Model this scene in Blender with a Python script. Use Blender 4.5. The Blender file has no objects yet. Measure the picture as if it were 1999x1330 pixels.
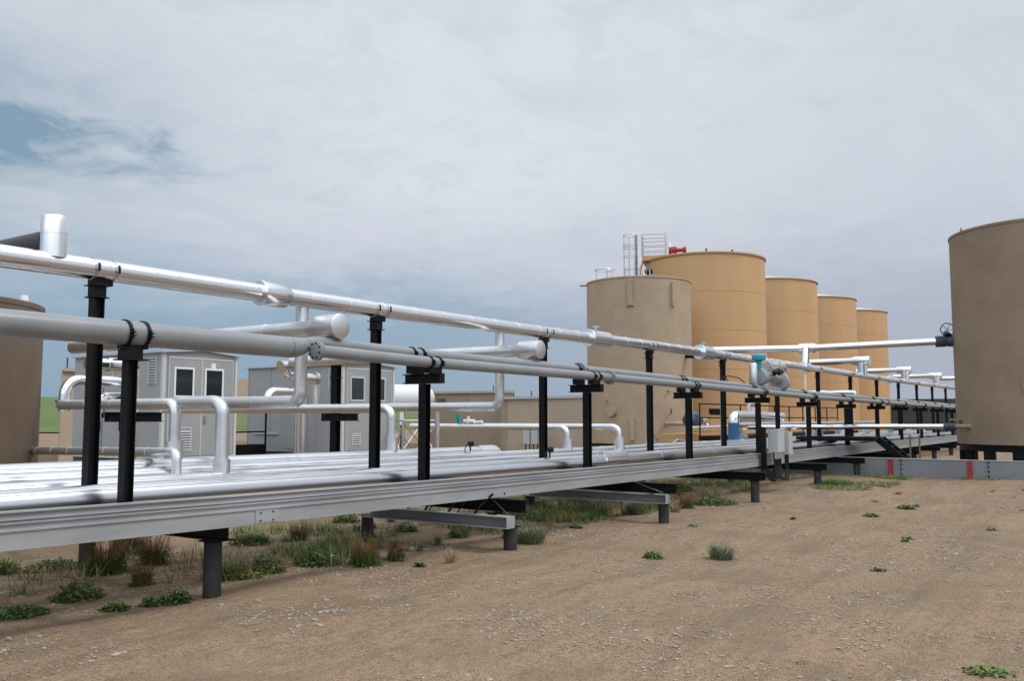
import bpy, bmesh, math, random
from mathutils import Vector, Matrix
import mathutils
random.seed(7)
S = bpy.context.scene
COL = S.collection
V = Vector
# ------------------------------------------------------------------ camera
# world: +X runs along the pipe rack, +Y away from the camera, ground z = 0
PITCH = math.radians(4.9316); YAW = math.radians(34.34)
fw = V((math.cos(PITCH)*math.cos(YAW), math.cos(PITCH)*math.sin(YAW), math.sin(PITCH)))
rt = V((math.sin(YAW), -math.cos(YAW), 0)); upv = rt.cross(fw)
cd = bpy.data.cameras.new('camera'); cam = bpy.data.objects.new('camera', cd); COL.objects.link(cam)
cd.sensor_width = 36; cd.lens = 36*1750/1999.; cd.clip_end = 3000; cd.clip_start = .05
m = Matrix((rt, upv, -fw)).transposed().to_4x4(); m.translation = V((0, 0, 1.7)); cam.matrix_world = m
S.camera = cam
S.view_settings.view_transform = 'Standard'; S.view_settings.look = 'None'
S.view_settings.exposure = .12; S.view_settings.gamma = 1
# ------------------------------------------------------------------ sky and sun
SUN_EL, SUN_AZ = math.radians(55), math.radians(-62)      # azimuth measured from +X towards +Y
w = bpy.data.worlds.new('World'); S.world = w; w.use_nodes = True
nt = w.node_tree; nt.nodes.clear()
def N(t, **k):
    n = nt.nodes.new(t)
    for a, b in k.items(): setattr(n, a, b)
    return n
def L(a, b): nt.links.new(a, b)
def sock(n, i, v):
    if hasattr(v, 'node'): L(v, n.inputs[i])
    else: n.inputs[i].default_value = v
def MA(op, a, b=0., c=0., clamp=False):
    n = N('ShaderNodeMath', operation=op); n.use_clamp = clamp
    sock(n, 0, a); sock(n, 1, b); sock(n, 2, c); return n.outputs[0]
def VM(op, a, b=(0, 0, 0)):
    n = N('ShaderNodeVectorMath', operation=op); sock(n, 0, a); sock(n, 1, b); return n
def MIX(f, a, b):
    n = N('ShaderNodeMix', data_type='RGBA'); sock(n, 0, f); sock(n, 6, a); sock(n, 7, b); return n.outputs[2]
def SS(v, a, b):
    n = N('ShaderNodeMapRange', interpolation_type='SMOOTHSTEP'); sock(n, 0, v); n.inputs[1].default_value = a; n.inputs[2].default_value = b
    return n.outputs[0]
tc = N('ShaderNodeTexCoord'); D = tc.outputs['Generated']
sp = N('ShaderNodeSeparateXYZ'); L(D, sp.inputs[0]); Z = sp.outputs[2]
sky = N('ShaderNodeTexSky', sky_type='NISHITA'); sky.sun_disc = False
sky.sun_elevation = SUN_EL; sky.sun_rotation = math.pi/2-SUN_AZ; sky.dust_density = 3
# cloud deck coordinates: the direction hit on a flat layer overhead
zz = MA('ADD', MA('MAXIMUM', Z, 0.), .16)
pl = VM('DIVIDE', D); cmb = N('ShaderNodeCombineXYZ')
for i in range(3): L(zz, cmb.inputs[i])
L(cmb.outputs[0], pl.inputs[1])
def noise(vec, scale, det=5., rough=.55, dist=0.):
    n = N('ShaderNodeTexNoise'); L(vec, n.inputs['Vector']); n.inputs['Scale'].default_value = scale
    n.inputs['Detail'].default_value = det; n.inputs['Roughness'].default_value = rough; n.inputs['Distortion'].default_value = dist
    return n.outputs[0]
P = pl.outputs[0]
n1 = noise(P, .8, 6, .5, .3); n2 = noise(P, 2.6, 5, .5, .6)
nb = MA('ADD', MA('MULTIPLY', n1, .7), MA('MULTIPLY', n2, .3))
veil = MIX(SS(nb, .36, .62), (.50, .55, .60, 1), (.585, .63, .685, 1))
# brighter overhead, darker bluish band low down on the left side of the view
low = SS(Z, .30, .02)
sd = VM('DOT_PRODUCT', D, tuple(rt)).outputs['Value']
leftish = SS(sd, .34, -.25)
nn = MA('MULTIPLY', MA('SUBTRACT', n2, .5), .9)
lowm = SS(MA('ADD', Z, MA('MULTIPLY', MA('SUBTRACT', n2, .5), .12)), .235, .085)
lowc = MIX(leftish, (.385, .43, .53, 1), (.24, .365, .49, 1))
# faint warm veil just above the low band
n5 = noise(P, 7, 5, .6, .8)
def patch(px, py, sx, sy, k):
    d0 = (fw + rt*((px-999.5)/1750) - upv*((py-665)/1750)).normalized()
    q = VM('SUBTRACT', D, tuple(d0)).outputs[0]
    a = MA('DIVIDE', VM('DOT_PRODUCT', q, tuple(rt)).outputs['Value'], sx)
    b = MA('DIVIDE', VM('DOT_PRODUCT', q, tuple(upv)).outputs['Value'], sy)
    r = MA('SQRT', MA('ADD', MA('MULTIPLY', a, a), MA('MULTIPLY', b, b)))
    r = MA('ADD', r, MA('ADD', MA('MULTIPLY', nn, 1.2), MA('MULTIPLY', MA('SUBTRACT', n5, .5), 2.2)))
    return MA('MULTIPLY', SS(r, 1.7, -.2), k)
veil = MIX(patch(960, 240, .50, .34, .95), veil, (.72, .765, .81, 1))
veil = MIX(patch(1950, 450, .3, .16, .4), veil, (.47, .51, .60, 1))
st = N('ShaderNodeMapping'); L(P, st.inputs[0]); st.inputs['Rotation'].default_value = (0, 0, math.radians(25)); st.inputs['Scale'].default_value = (.55, 2.4, 1)
n3 = noise(st.outputs[0], 1.5, 7, .6, .9)
veil = MIX(MA('MULTIPLY', SS(n3, .50, .72), .26), veil, (.55, .575, .70, 1))
veil = MIX(MA('MULTIPLY', SS(n3, .46, .30), .22), veil, (.76, .79, .82, 1))
c1 = MIX(MA('MULTIPLY', lowm, .92), veil, lowc)
pt = MA('ADD', patch(-30, 243, .10, .018, .85), patch(165, 322, .085, .010, .45))
pt = MA('ADD', pt, patch(1110, 195, .07, .02, .15))
pt = MA('ADD', pt, patch(-500, 200, .3, .1, .7), clamp=True)
c2 = MIX(MA('MULTIPLY', pt, .95), c1, (.20, .315, .425, 1))
pk = MA('ADD', patch(560, 470, .16, .045, .5), patch(1150, 500, .22, .05, .45), clamp=True)
c2 = MIX(pk, c2, (.60, .60, .70, 1))
cb = N('ShaderNodeVectorMath', operation='SCALE'); L(c2, cb.inputs[0])
back = MA('MULTIPLY', SS(VM('DOT_PRODUCT', D, (-math.cos(YAW), -math.sin(YAW), 0)).outputs['Value'], .0, .75), SS(Z, -.05, .2))
L(MA('ADD', MA('ADD', MA('MULTIPLY', SS(Z, .42, .95), 1.5), 1.0), MA('MULTIPLY', back, 1.35)), cb.inputs['Scale'])
sc = N('ShaderNodeVectorMath', operation='SCALE'); L(sky.outputs[0], sc.inputs[0]); sc.inputs['Scale'].default_value = .1
mx = MIX(.88, sc.outputs[0], cb.outputs[0])
bg = N('ShaderNodeBackground'); L(mx, bg.inputs[0]); bg.inputs[1].default_value = 1.0
ow = N('ShaderNodeOutputWorld'); L(bg.outputs[0], ow.inputs[0])
sl = bpy.data.lights.new('sun', 'SUN'); sl.energy = 1.5; sl.angle = math.radians(10); sl.color = (1, .97, .93)
so = bpy.data.objects.new('sun', sl); COL.objects.link(so)
sdv = V((math.cos(SUN_EL)*math.cos(SUN_AZ), math.cos(SUN_EL)*math.sin(SUN_AZ), math.sin(SUN_EL)))
so.rotation_euler = sdv.to_track_quat('Z', 'Y').to_euler(); so.location = (0, 0, 60)

# ------------------------------------------------------------------ materials
def mat(name, col, rough=.6, metal=0., var=.0, vs=3., bump=0., bs=30., stretch=(1, 1, 1), col2=None, rv=0., spec=.5):
    global nt
    M = bpy.data.materials.new(name); M.use_nodes = True; nt = M.node_tree
    b = nt.nodes['Principled BSDF']
    b.inputs['Roughness'].default_value = rough; b.inputs['Metallic'].default_value = metal
    b.inputs['Specular IOR Level'].default_value = spec
    t = N('ShaderNodeTexCoord'); mp = N('ShaderNodeMapping'); L(t.outputs['Object'], mp.inputs[0]); mp.inputs['Scale'].default_value = stretch
    vec = mp.outputs[0]
    if var or col2:
        n = noise(vec, vs, 6, .6, .2)
        c2 = col2 or tuple(c*(1-var) for c in col)
        cc = MIX(SS(n, .35, .65), (*col, 1), (*c2, 1)); L(cc, b.inputs['Base Color'])
        if rv: L(MA('ADD', MA('MULTIPLY', n, rv), rough-rv/2), b.inputs['Roughness'])
    else: b.inputs['Base Color'].default_value = (*col, 1)
    if bump:
        n = noise(vec, bs, 4, .55); bp = N('ShaderNodeBump'); L(n, bp.inputs['Height']); bp.inputs['Distance'].default_value = .02
        bp.inputs['Strength'].default_value = bump; L(bp.outputs[0], b.inputs['Normal'])
    return M
ALU = mat('aluminium_cladding', (.84, .84, .85), .21, 1., .10, 1.2, .02, 5, stretch=(.4, 1, 1), rv=.06)
DECK = mat('deck_pipe_cladding', (.76, .76, .785), .26, 1., .08, 1.0, .012, 4, stretch=(.3, 1, 1), rv=.06)
DARKM = mat('dark_grey_reflection', (.05, .05, .048), .6)  # dark reflection on the left stub's header, put into its base colour
SATIN = mat('satin_cladding', (.72, .725, .73), .40, 1., .12, 3, .05, 7, rv=.08)
ALUN = mat('dull_aluminium', (.58, .58, .58), .36, 1., .15, 4, .08, 8, rv=.1)
GREY = mat('grey_pipe_paint', (.215, .225, .23), .36, 0, .12, 2.5, .02, 40, spec=.6)
BEAM = mat('grey_beam_paint', (.315, .32, .325), .5, 0, .2, 1.6, .02, 30, stretch=(.5, 1, 3))
BLACK = mat('black_steel', (.006, .006, .007), .5, 0, .4, 5, .05, 30, spec=.18)
RUBBER = mat('black_rubber', (.008, .008, .009), .5, spec=.2)
PILE = mat('weathered_pile', (.035, .032, .03), .7, 0, .0, 5, .1, 30, col2=(.014, .014, .014))
BEIGE = mat('tan_foam_insulation', (.385, .29, .197), .75, 0, 0, 1.3, .4, 6, col2=(.345, .26, .176))
DBEIGE = mat('brown_foam_insulation', (.265, .19, .13), .75, 0, 0, 1.1, .35, 6, col2=(.23, .163, .11))
LBROWN = mat('dark_brown_insulation', (.155, .112, .078), .75, 0, 0, 1.1, .35, 6, stretch=(1, 1, .35), col2=(.12, .085, .058))
ORANGE = mat('ochre_paint', (.52, .305, .135), .42, 0, .07, 1.1, .05, 3, stretch=(1.6, 1.6, .22), spec=.6)
ORIM = mat('dark_ochre_rim', (.30, .17, .06), .5)
PALE = mat('pale_roof', (.55, .52, .45), .6)
WHITE = mat('white_paint', (.72, .72, .72), .45)
WGREY = mat('grey_cladding_panel', (.31, .315, .32), .5, 0, .08, 1.2, .03, 20)
TRIM = mat('light_grey_trim', (.50, .51, .51), .5)
GLASS = mat('dark_window_glass', (.012, .02, .022), .08, 0, spec=.8)
TANB = mat('tan_building_panel', (.40, .32, .24), .6, 0, .08, .8, .04, 12)
TAND = mat('brown_building_panel', (.30, .235, .17), .6, 0, .08, .8, .04, 12)
ROOFG = mat('grey_roof', (.42, .43, .44), .5)
DARKB = mat('dark_grey_wall', (.05, .055, .055), .7)
STEELW = mat('grey_containment_steel', (.21, .215, .22), .55, 0, .15, 1.2, .04, 12)
RED = mat('red_paint', (.32, .012, .03), .5)
TEAL = mat('teal_paint', (.01, .26, .30), .4)
BLUE = mat('blue_paint', (.03, .10, .22), .4)
DBLUE = mat('dark_blue_wrap', (.045, .05, .08), .6)
YEL = mat('ochre_skid_paint', (.42, .24, .09), .5)
CAST = mat('grey_valve_paint', (.26, .29, .32), .35)
BOXW = mat('light_grey_enclosure', (.42, .43, .43), .45)
WOOD = mat('timber', (.2, .13, .08), .8)
ROCK = mat('pale_limestone', (.38, .325, .255), .85, 0, .5, 20, .3, 60)
LEAF = mat('green_leaf', (.085, .135, .025), .6, 0, 0, 9, col2=(.17, .20, .055))
LEAFD = mat('dark_green_leaf', (.05, .10, .018), .6, 0, 0, 9, col2=(.11, .15, .035))
LEAFP = mat('pale_green_stalk', (.15, .17, .10), .7, 0, 0, 9, col2=(.09, .13, .055))
LEAFY = mat('yellow_green_leaf', (.16, .19, .035), .6, 0, 0, 9, col2=(.09, .14, .03))
RUST = mat('red_brown_seed', (.36, .095, .03), .7, 0, 0, 9, col2=(.14, .065, .028))
STRAW = mat('dry_straw', (.30, .22, .11), .8, 0, 0, 9, col2=(.2, .14, .07))
PETAL = mat('white_petal', (.6, .6, .57), .7)
# ground
G = bpy.data.materials.new('dirt'); G.use_nodes = True; nt = G.node_tree
b = nt.nodes['Principled BSDF']; b.inputs['Roughness'].default_value = .92; b.inputs['Specular IOR Level'].default_value = .2
t = N('ShaderNodeTexCoord'); O = t.outputs['Object']
big = noise(O, .35, 5, .6, .4); mid = noise(O, 2.2, 6, .65); fine = noise(O, 26, 4, .7)
mp = N('ShaderNodeMapping'); L(O, mp.inputs[0]); mp.inputs['Rotation'].default_value = (0, 0, math.radians(-18)); mp.inputs['Scale'].default_value = (.35, 2.2, 1)
trk = noise(mp.outputs[0], 1.1, 4, .5, .3)
ca = MIX(SS(big, .38, .62), (.305, .222, .152, 1), (.255, .195, .138, 1))
ca = MIX(MA('MULTIPLY', SS(mid, .42, .68), .55), ca, (.35, .268, .19, 1))
ca = MIX(MA('MULTIPLY', SS(trk, .50, .64), .65), ca, (.185, .138, .10, 1))
ca = MIX(MA('MULTIPLY', SS(fine, .50, .72), .55), ca, (.42, .34, .26, 1))
ca = MIX(MA('MULTIPLY', SS(fine, .47, .33), .85), ca, (.15, .105, .072, 1))
grit = noise(O, 95, 2, .6)
ca = MIX(MA('MULTIPLY', SS(grit, .50, .62), .7), ca, (.46, .37, .28, 1)); ca = MIX(MA('MULTIPLY', SS(grit, .46, .36), .75), ca, (.13, .09, .06, 1))
cl = noise(O, 9, 5, .7, .4); ca = MIX(MA('MULTIPLY', SS(cl, .52, .70), .55), ca, (.44, .36, .27, 1)); ca = MIX(MA('MULTIPLY', SS(cl, .45, .30), .6), ca, (.15, .11, .08, 1))
bl = noise(O, .9, 3, .5, .5); ca = MIX(MA('MULTIPLY', SS(bl, .52, .66), .5), ca, (.20, .165, .12, 1))
vo = N('ShaderNodeTexVoronoi'); L(O, vo.inputs['Vector']); vo.inputs['Scale'].default_value = 42
vs_ = N('ShaderNodeSeparateColor'); L(vo.outputs['Color'], vs_.inputs[0])
peb = MA('MULTIPLY', SS(vo.outputs['Distance'], .34, .22), SS(vs_.outputs[0], .78, .82))
peb = MA('MULTIPLY', peb, SS(MA('ADD', mid, MA('MULTIPLY', big, .6)), .70, .92))
ca = MIX(MA('MULTIPLY', peb, .8), ca, (.50, .45, .38, 1))
tint = N('ShaderNodeVectorMath', operation='MULTIPLY'); L(ca, tint.inputs[0]); tint.inputs[1].default_value = (.81, .735, .65); L(tint.outputs[0], b.inputs['Base Color'])
h = MA('ADD', MA('ADD', MA('MULTIPLY', fine, .5), MA('MULTIPLY', trk, 2.5)), MA('ADD', MA('MULTIPLY', mid, 1.5), MA('MULTIPLY', peb, .4)))
bp = N('ShaderNodeBump'); L(h, bp.inputs['Height']); bp.inputs['Strength'].default_value = 1.; bp.inputs['Distance'].default_value = .05; L(bp.outputs[0], b.inputs['Normal'])
DIRT = G
FIELD = mat('green_field', (.06, .105, .018), .9, 0, 0, .05, .3, 1, col2=(.095, .12, .024))

# ------------------------------------------------------------------ mesh helpers
def tag(o, label=None, cat=None, group=None, kind=None):
    if label: o['label'] = label
    if cat: o['category'] = cat
    if group: o['group'] = group
    if kind: o['kind'] = kind
    return o
def thing(name, label, cat, loc=(0, 0, 0), group=None):
    o = bpy.data.objects.new(name, None); COL.objects.link(o); o.location = loc; o.empty_display_size = .1
    return tag(o, label, cat, group)
class MB:
    def __init__(s): s.v = []; s.f = []
    def add(s, vs, fs):
        n = len(s.v); s.v += [tuple(q) for q in vs]; s.f += [tuple(i+n for i in f) for f in fs]; return s
    def box(s, a, b):
        x0, y0, z0 = [min(p, q) for p, q in zip(a, b)]; x1, y1, z1 = [max(p, q) for p, q in zip(a, b)]
        return s.add([(x0, y0, z0), (x1, y0, z0), (x1, y1, z0), (x0, y1, z0), (x0, y0, z1), (x1, y0, z1), (x1, y1, z1), (x0, y1, z1)],
                     [(0, 3, 2, 1), (4, 5, 6, 7), (0, 1, 5, 4), (1, 2, 6, 5), (2, 3, 7, 6), (3, 0, 4, 7)])
    def obox(s, p, q, wd, ht, up=(0, 0, 1)):
        p, q = V(p), V(q); d = (q-p).normalized(); sd = d.cross(V(up)).normalized(); u = sd.cross(d)
        vs = [c + sd*(i*wd/2) + u*(j*ht/2) for c in (p, q) for i, j in ((-1, -1), (1, -1), (1, 1), (-1, 1))]
        return s.add(vs, [(0, 1, 2, 3), (7, 6, 5, 4), (0, 4, 5, 1), (1, 5, 6, 2), (2, 6, 7, 3), (3, 7, 4, 0)])
    def prism(s, prof, p, q, yo=0, up=(0, 0, 1)):
        # profile (a, b): a along side axis, b along up, swept p -> q
        p, q = V(p), V(q); d = (q-p).normalized(); sd = V(up).cross(d).normalized(); u = V(up)
        n = len(prof); vs = [c + sd*a + u*b_ for c in (p, q) for a, b_ in prof]
        return s.add(vs, [tuple(range(n))[::-1], tuple(range(n, 2*n))] + [(i, (i+1) % n, (i+1) % n+n, i+n) for i in range(n)])
    def lathe(s, c, ax, prof, seg=24):
        # prof: (radius, distance along axis)
        c, ax = V(c), V(ax).normalized(); a = ax.orthogonal().normalized(); bb = ax.cross(a)
        vs = []; fs = []
        for r, h in prof:
            for k in range(seg):
                t = 2*math.pi*k/seg; vs.append(c + ax*h + (a*math.cos(t)+bb*math.sin(t))*r)
        for i in range(len(prof)-1):
            for k in range(seg):
                k2 = (k+1) % seg; fs.append((i*seg+k, i*seg+k2, (i+1)*seg+k2, (i+1)*seg+k))
        fs.append(tuple(range(seg))[::-1]); fs.append(tuple(range((len(prof)-1)*seg, len(prof)*seg)))
        return s.add(vs, fs)
    def cyl(s, p, q, r, r2=None, seg=20):
        p, q = V(p), V(q); return s.lathe(p, q-p, [(r, 0), (r if r2 is None else r2, (q-p).length)], seg)
    def torus(s, c, ax, R, r, seg=24, s2=6, a0=0, a1=2*math.pi):
        c, ax = V(c), V(ax).normalized(); a = ax.orthogonal().normalized(); bb = ax.cross(a); n = seg
        full = abs(a1-a0-2*math.pi) < 1e-6
        vs = []; fs = []
        for k in range(n + (0 if full else 1)):
            t = a0+(a1-a0)*k/n; rd = a*math.cos(t)+bb*math.sin(t)
            for j in range(s2):
                u = 2*math.pi*j/s2; vs.append(c + rd*(R+r*math.cos(u)) + ax*(r*math.sin(u)))
        m_ = n if full else n+1
        for k in range(n):
            k2 = (k+1) % m_
            for j in range(s2): j2 = (j+1) % s2; fs.append((k*s2+j, k2*s2+j, k2*s2+j2, k*s2+j2))
        return s.add(vs, fs)
    def tube(s, pts, r, bend=0., seg=18, n=7, radii=None):
        pts = [V(p) for p in pts]; path = [pts[0]]
        if bend:
            for i in range(1, len(pts)-1):
                a = (pts[i-1]-pts[i]); b_ = (pts[i+1]-pts[i]); la, lb = a.length, b_.length; a.normalize(); b_.normalize()
                ang = a.angle(b_)
                if ang > math.pi-.05: path.append(pts[i]); continue
                t = min(bend/math.tan(ang/2), la*.49, lb*.49); rr = t*math.tan(ang/2)
                cc = pts[i]+(a+b_).normalized()*(rr/math.sin(ang/2)); v0 = pts[i]+a*t-cc; v1 = pts[i]+b_*t-cc
                sw = v0.angle(v1); axs = v0.cross(v1).normalized()
                for k in range(n+1): path.append(cc + Matrix.Rotation(sw*k/n, 3, axs) @ v0)
        else: path += pts[1:-1]
        path.append(pts[-1])
        tg = []
        for i in range(len(path)):
            d = V((0, 0, 0))
            if i: d += (path[i]-path[i-1]).normalized()
            if i < len(path)-1: d += (path[i+1]-path[i]).normalized()
            tg.append(d.normalized())
        a = tg[0].orthogonal().normalized(); vs = []; fs = []
        for i, p in enumerate(path):
            a = (a - tg[i]*a.dot(tg[i])).normalized(); bb = tg[i].cross(a); R = radii[i] if radii and not bend else r
            for k in range(seg):
                t = 2*math.pi*k/seg; vs.append(p+(a*math.cos(t)+bb*math.sin(t))*R)
        for i in range(len(path)-1):
            for k in range(seg): k2 = (k+1) % seg; fs.append((i*seg+k, i*seg+k2, (i+1)*seg+k2, (i+1)*seg+k))
        fs.append(tuple(range(seg))[::-1]); fs.append(tuple(range((len(path)-1)*seg, len(path)*seg)))
        return s.add(vs, fs)
    def build(s, name, m, parent=None, ang=38, smooth=True, loc=None):
        me = bpy.data.meshes.new(name); me.from_pydata(s.v, [], s.f); me.update()
        bm = bmesh.new(); bm.from_mesh(me); bmesh.ops.recalc_face_normals(bm, faces=bm.faces); bm.to_mesh(me); bm.free()
        me.materials.append(m)
        if smooth:
            me.shade_smooth(); me.set_sharp_from_angle(angle=math.radians(ang))
        o = bpy.data.objects.new(name, me); COL.objects.link(o)
        if parent: o.parent = parent; o.matrix_parent_inverse = Matrix.Translation(-V(parent.location))
        return o
def lerp(tab, x):
    if x <= tab[0][0]: (x0, y0), (x1, y1) = tab[0], tab[1]
    elif x >= tab[-1][0]: (x0, y0), (x1, y1) = tab[-2], tab[-1]
    else:
        for i in range(len(tab)-1):
            if tab[i][0] <= x <= tab[i+1][0]: (x0, y0), (x1, y1) = tab[i], tab[i+1]; break
    return y0+(y1-y0)*(x-x0)/(x1-x0)
ZB = [(-6, .76), (3.4, .72), (5.4, .695), (9.5, .66), (12, .645), (20, .61), (58, .55)]      # underside of the front rack beam
zb = lambda x: lerp(ZB, x)
ZU = [(-6, 3.06), (4, 3.085), (8.5, 3.09), (12.5, 3.11), (16.5, 3.16), (20.5, 3.19), (28.5, 3.22), (36.8, 3.24), (58, 3.38)]
zu = lambda x: lerp(ZU, x)
ZG = [(-6, 2.44), (6.5, 2.395), (8.5, 2.365), (12.5, 2.355), (16.8, 2.325), (20, 2.30), (25, 2.25), (33, 2.235), (58, 2.19)]
zg = lambda x: lerp(ZG, x)
def gz(x, y): # ground height
    t = min(1, max(0, (x-14)/12.)); return .1*t*t*(3-2*t)
YU, YF, YR = 7.9, 6.92, 7.2

# ------------------------------------------------------------------ ground, field
def make_ground():
    vs = []; fs = []
    xs = [-400, -150, -60, -25, -10] + [-4+.14*i for i in range(1, 200)] + [24+i*.8 for i in range(1, 30)] + [60, 90, 140, 220, 400, 800]
    ys = [-400, -150, -60, -30] + [-16+1.*i for i in range(12)] + [-4+.14*i for i in range(1, 115)] + [12.2+i*.8 for i in range(1, 30)] + [50, 75, 110, 160, 300, 800]
    for y in ys:
        for x in xs:
            z = gz(x, y)
            if -4 < x < 48 and -16 < y < 36:
                p = V((x*.6, y*.6, 0)); z += .035*mathutils.noise.noise(p) + .016*mathutils.noise.noise(p*4)+.007*mathutils.noise.noise(p*11)
            vs.append((x, y, z))
    nx = len(xs)
    for j in range(len(ys)-1):
        for i in range(nx-1): fs.append((j*nx+i, j*nx+i+1, (j+1)*nx+i+1, (j+1)*nx+i))
    mb = MB().add(vs, fs); o = mb.build('ground', DIRT, ang=180); tag(o, kind='structure')
make_ground()
def make_field():
    # rising grassy ground beyond the yard
    vs = []; fs = []; n = 60
    prof = [(112, .02), (125, .5), (150, 1.7), (190, 3.6), (240, 5.6), (300, 7.2), (420, 7.6), (900, 8)]
    for k in range(n+1):
        a = math.radians(20+150*k/n)
        for d, z in prof:
            f = 1+.1*math.sin(k*.7)
            zf = z*(.35+.65*min(1, max(0, (math.degrees(a)-38)/14)))
            vs.append((math.cos(a)*d*f, math.sin(a)*d*f, zf+.25*math.sin(k*1.3+d)))
    m_ = len(prof)
    for k in range(n):
        for i in range(m_-1): fs.append((k*m_+i, k*m_+i+1, (k+1)*m_+i+1, (k+1)*m_+i))
    o = MB().add(vs, fs).build('grass_field', FIELD, ang=180); tag(o, kind='structure')
make_field()

# ------------------------------------------------------------------ the low pipe rack
X1 = 56.
rack = thing('pipe_rack', 'long grey steel pipe rack on short black piles crossing the dirt yard', 'pipe rack', (5.6, 7.3, 0))
def along(mb, prof, y, ztab, xs, dz=0):
    # profile (dy, z) swept along X with height following the table
    n = len(prof); vs = []; fs = []
    for x in xs:
        for a, bz in prof: vs.append((x, y+a, ztab(x)+bz+dz))
    for i in range(len(xs)-1):
        for k in range(n): k2 = (k+1) % n; fs.append((i*n+k, i*n+k2, (i+1)*n+k2, (i+1)*n+k))
    fs.append(tuple(range(n))[::-1]); fs.append(tuple(range((len(xs)-1)*n, len(xs)*n)))
    mb.add(vs, fs)
xsr = [-5, -1, 3.4, 5.4, 9.5, 12, 16, 20, 28, 40, X1]
mb = MB(); along(mb, [(0, 0), (0, .135), (.09, .135), (.09, .12), (.02, .12), (.02, .012), (.09, .012), (.09, 0)], 6.85, zb, xsr); mb.build('side_beam', BEAM, rack)
mb = MB(); along(mb, [(-.012, .137), (-.012, .150), (.012, .155), (.012, .186), (-.004, .191), (-.004, .203), (.03, .207), (.03, .216), (.012, .220), (.022, .270), (-.004, .274), (-.004, .286), (.10, .286), (.10, .137)], 6.85, zb, xsr); mb.build('cable_tray', BEAM, rack)
mb = MB(); along(mb, [(0, 0), (0, .18), (.1, .18), (.1, 0)], 9.45, zb, xsr); mb.build('side_beam', BEAM, rack)
sp_ = MB(); sp_.box((5.72, 6.842, .700), (6.0, 6.848, .822)); bo = MB()
for x in (5.78, 5.93):
    for z in (.722, .80): MB().cyl((x, 6.842, z), (x, 6.834, z), .008, seg=8).build('bolt', BLACK, rack)
q = sp_.build('splice_plate', BEAM, rack)
MB().cyl((9.85, 6.851, .70), (9.85, 6.845, .70), .014, seg=10).build('bolt_hole', BLACK, rack)
def hbeam(mb, p, q, wd, ht, t=.012, up=(0, 0, 1)):
    w2, h2 = wd/2, ht/2
    prof = [(-w2, -h2), (w2, -h2), (w2, -h2+t), (t/2, -h2+t), (t/2, h2-t), (w2, h2-t), (w2, h2), (-w2, h2), (-w2, h2-t), (-t/2, h2-t), (-t/2, -h2+t), (-w2, -h2+t)]
    mb.prism(prof, p, q, up=up)
bents = [(1.6, 7.35, 9.8), (5.63, 7.34, 9.7), (9.64, 6.60, 9.09), (13.62, 6.30, 8.9), (17.68, 6.2, 8.7), (22.06, 6.19, 8.36)] + [(22.06+4.05*k, 6.25, 8.5) for k in range(1, 9)]
for i, (x, y0, y1) in enumerate(bents):
    mb = MB(); zt = zb(x)-.004
    ya = min(y0-.22, 6.92)
    hbeam(mb, (x, min(ya, 6.5) if i > 1 else 7.12, zt-.08), (x, y1+.25, zt-.08), .16, .16); mb.build('cross_beam', BLACK, rack)
    low = i in (2, 3)
    ztop = (.313 if low else zt-.165)
    if low:
        xo, ye = ((9.39, 6.44), (13.50, 6.18))[i-2]
        mb = MB(); mb.prism([(-.09, -.075), (-.09, .075), (.09, .075), (.09, .063), (-.078, .063), (-.078, -.063), (.09, -.063), (.09, -.075)][::-1], (xo, ye, .39), (xo, 8.9, .39))
        mb.box((xo-.09, ye-.006, .315), (xo+.09, ye-.001, .465))
        ob = mb.build('outrigger_channel', BEAM, rack)
        st = MB(); hbeam(st, (x-.16, y0+.14, .466), (x-.16, y0+.14, zt-.163), .14, .14, up=(1, 0, 0)); st.build('stub_column', BLACK, rack)
    for y in (y0, y1):
        mb = MB(); r = .086; xb_ = x
        if i == 1 and y == y1: x = x+.12
        zz_ = ztop
        mb.cyl((x-.02*low, y, gz(x, y)-.15), (x-.02*low, y, zz_-.012), r, seg=24); mb.build('pile', PILE, rack)
        mb = MB(); mb.box((x-.02*low-.1, y-.1, zz_-.012), (x-.02*low+.1, y+.1, zz_-.001)); mb.build('pile_cap', BLACK, rack); x = xb_
# pipe sleepers across the rack deck
for k in range(13):
    x = 4.5+4*k
    mb = MB(); hbeam(mb, (x+.0, 6.96, zb(x)+.09), (x, 9.44, zb(x)+.09), .15, .17); mb.build('deck_beam', BLACK, rack)

# ------------------------------------------------------------------ upright posts
ORD = ['nearest', 'second', 'third', 'fourth', 'fifth', 'sixth', 'seventh', 'eighth', 'ninth', 'tenth', 'eleventh', 'twelfth', 'thirteenth', 'fourteenth']
def column(mb, x, y, z0, z1, wd=.108):
    hbeam(mb, (x, y, z0), (x, y, z1), wd, wd, .010, up=(1, 0, 0))
    w2 = wd/2
def clamp(t, x, y, z, r, zbase):
    for s_ in (-.085, .085):
        c = MB(); c.lathe((x+s_-.014, y, z), (1, 0, 0), [(r+.001, 0), (r+.014, 0), (r+.014, .028), (r+.001, .028)], 28)
        c.box((x+s_-.02, y-r-.045, z-.03), (x+s_+.02, y-r-.008, z-.02)); c.box((x+s_-.02, y-r-.045, z+.0), (x+s_+.02, y-r-.008, z+.01))
        c.cyl((x+s_, y-r-.03, z-.045), (x+s_, y-r-.03, z+.03), .008, seg=8)
        c.build('pipe_clamp', BLACK, t)
    sdl = MB(); sdl.box((x-.12, y-.045, zbase), (x+.12, y+.045, z-r*.93)); sdl.build('saddle', BLACK, t)
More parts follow.
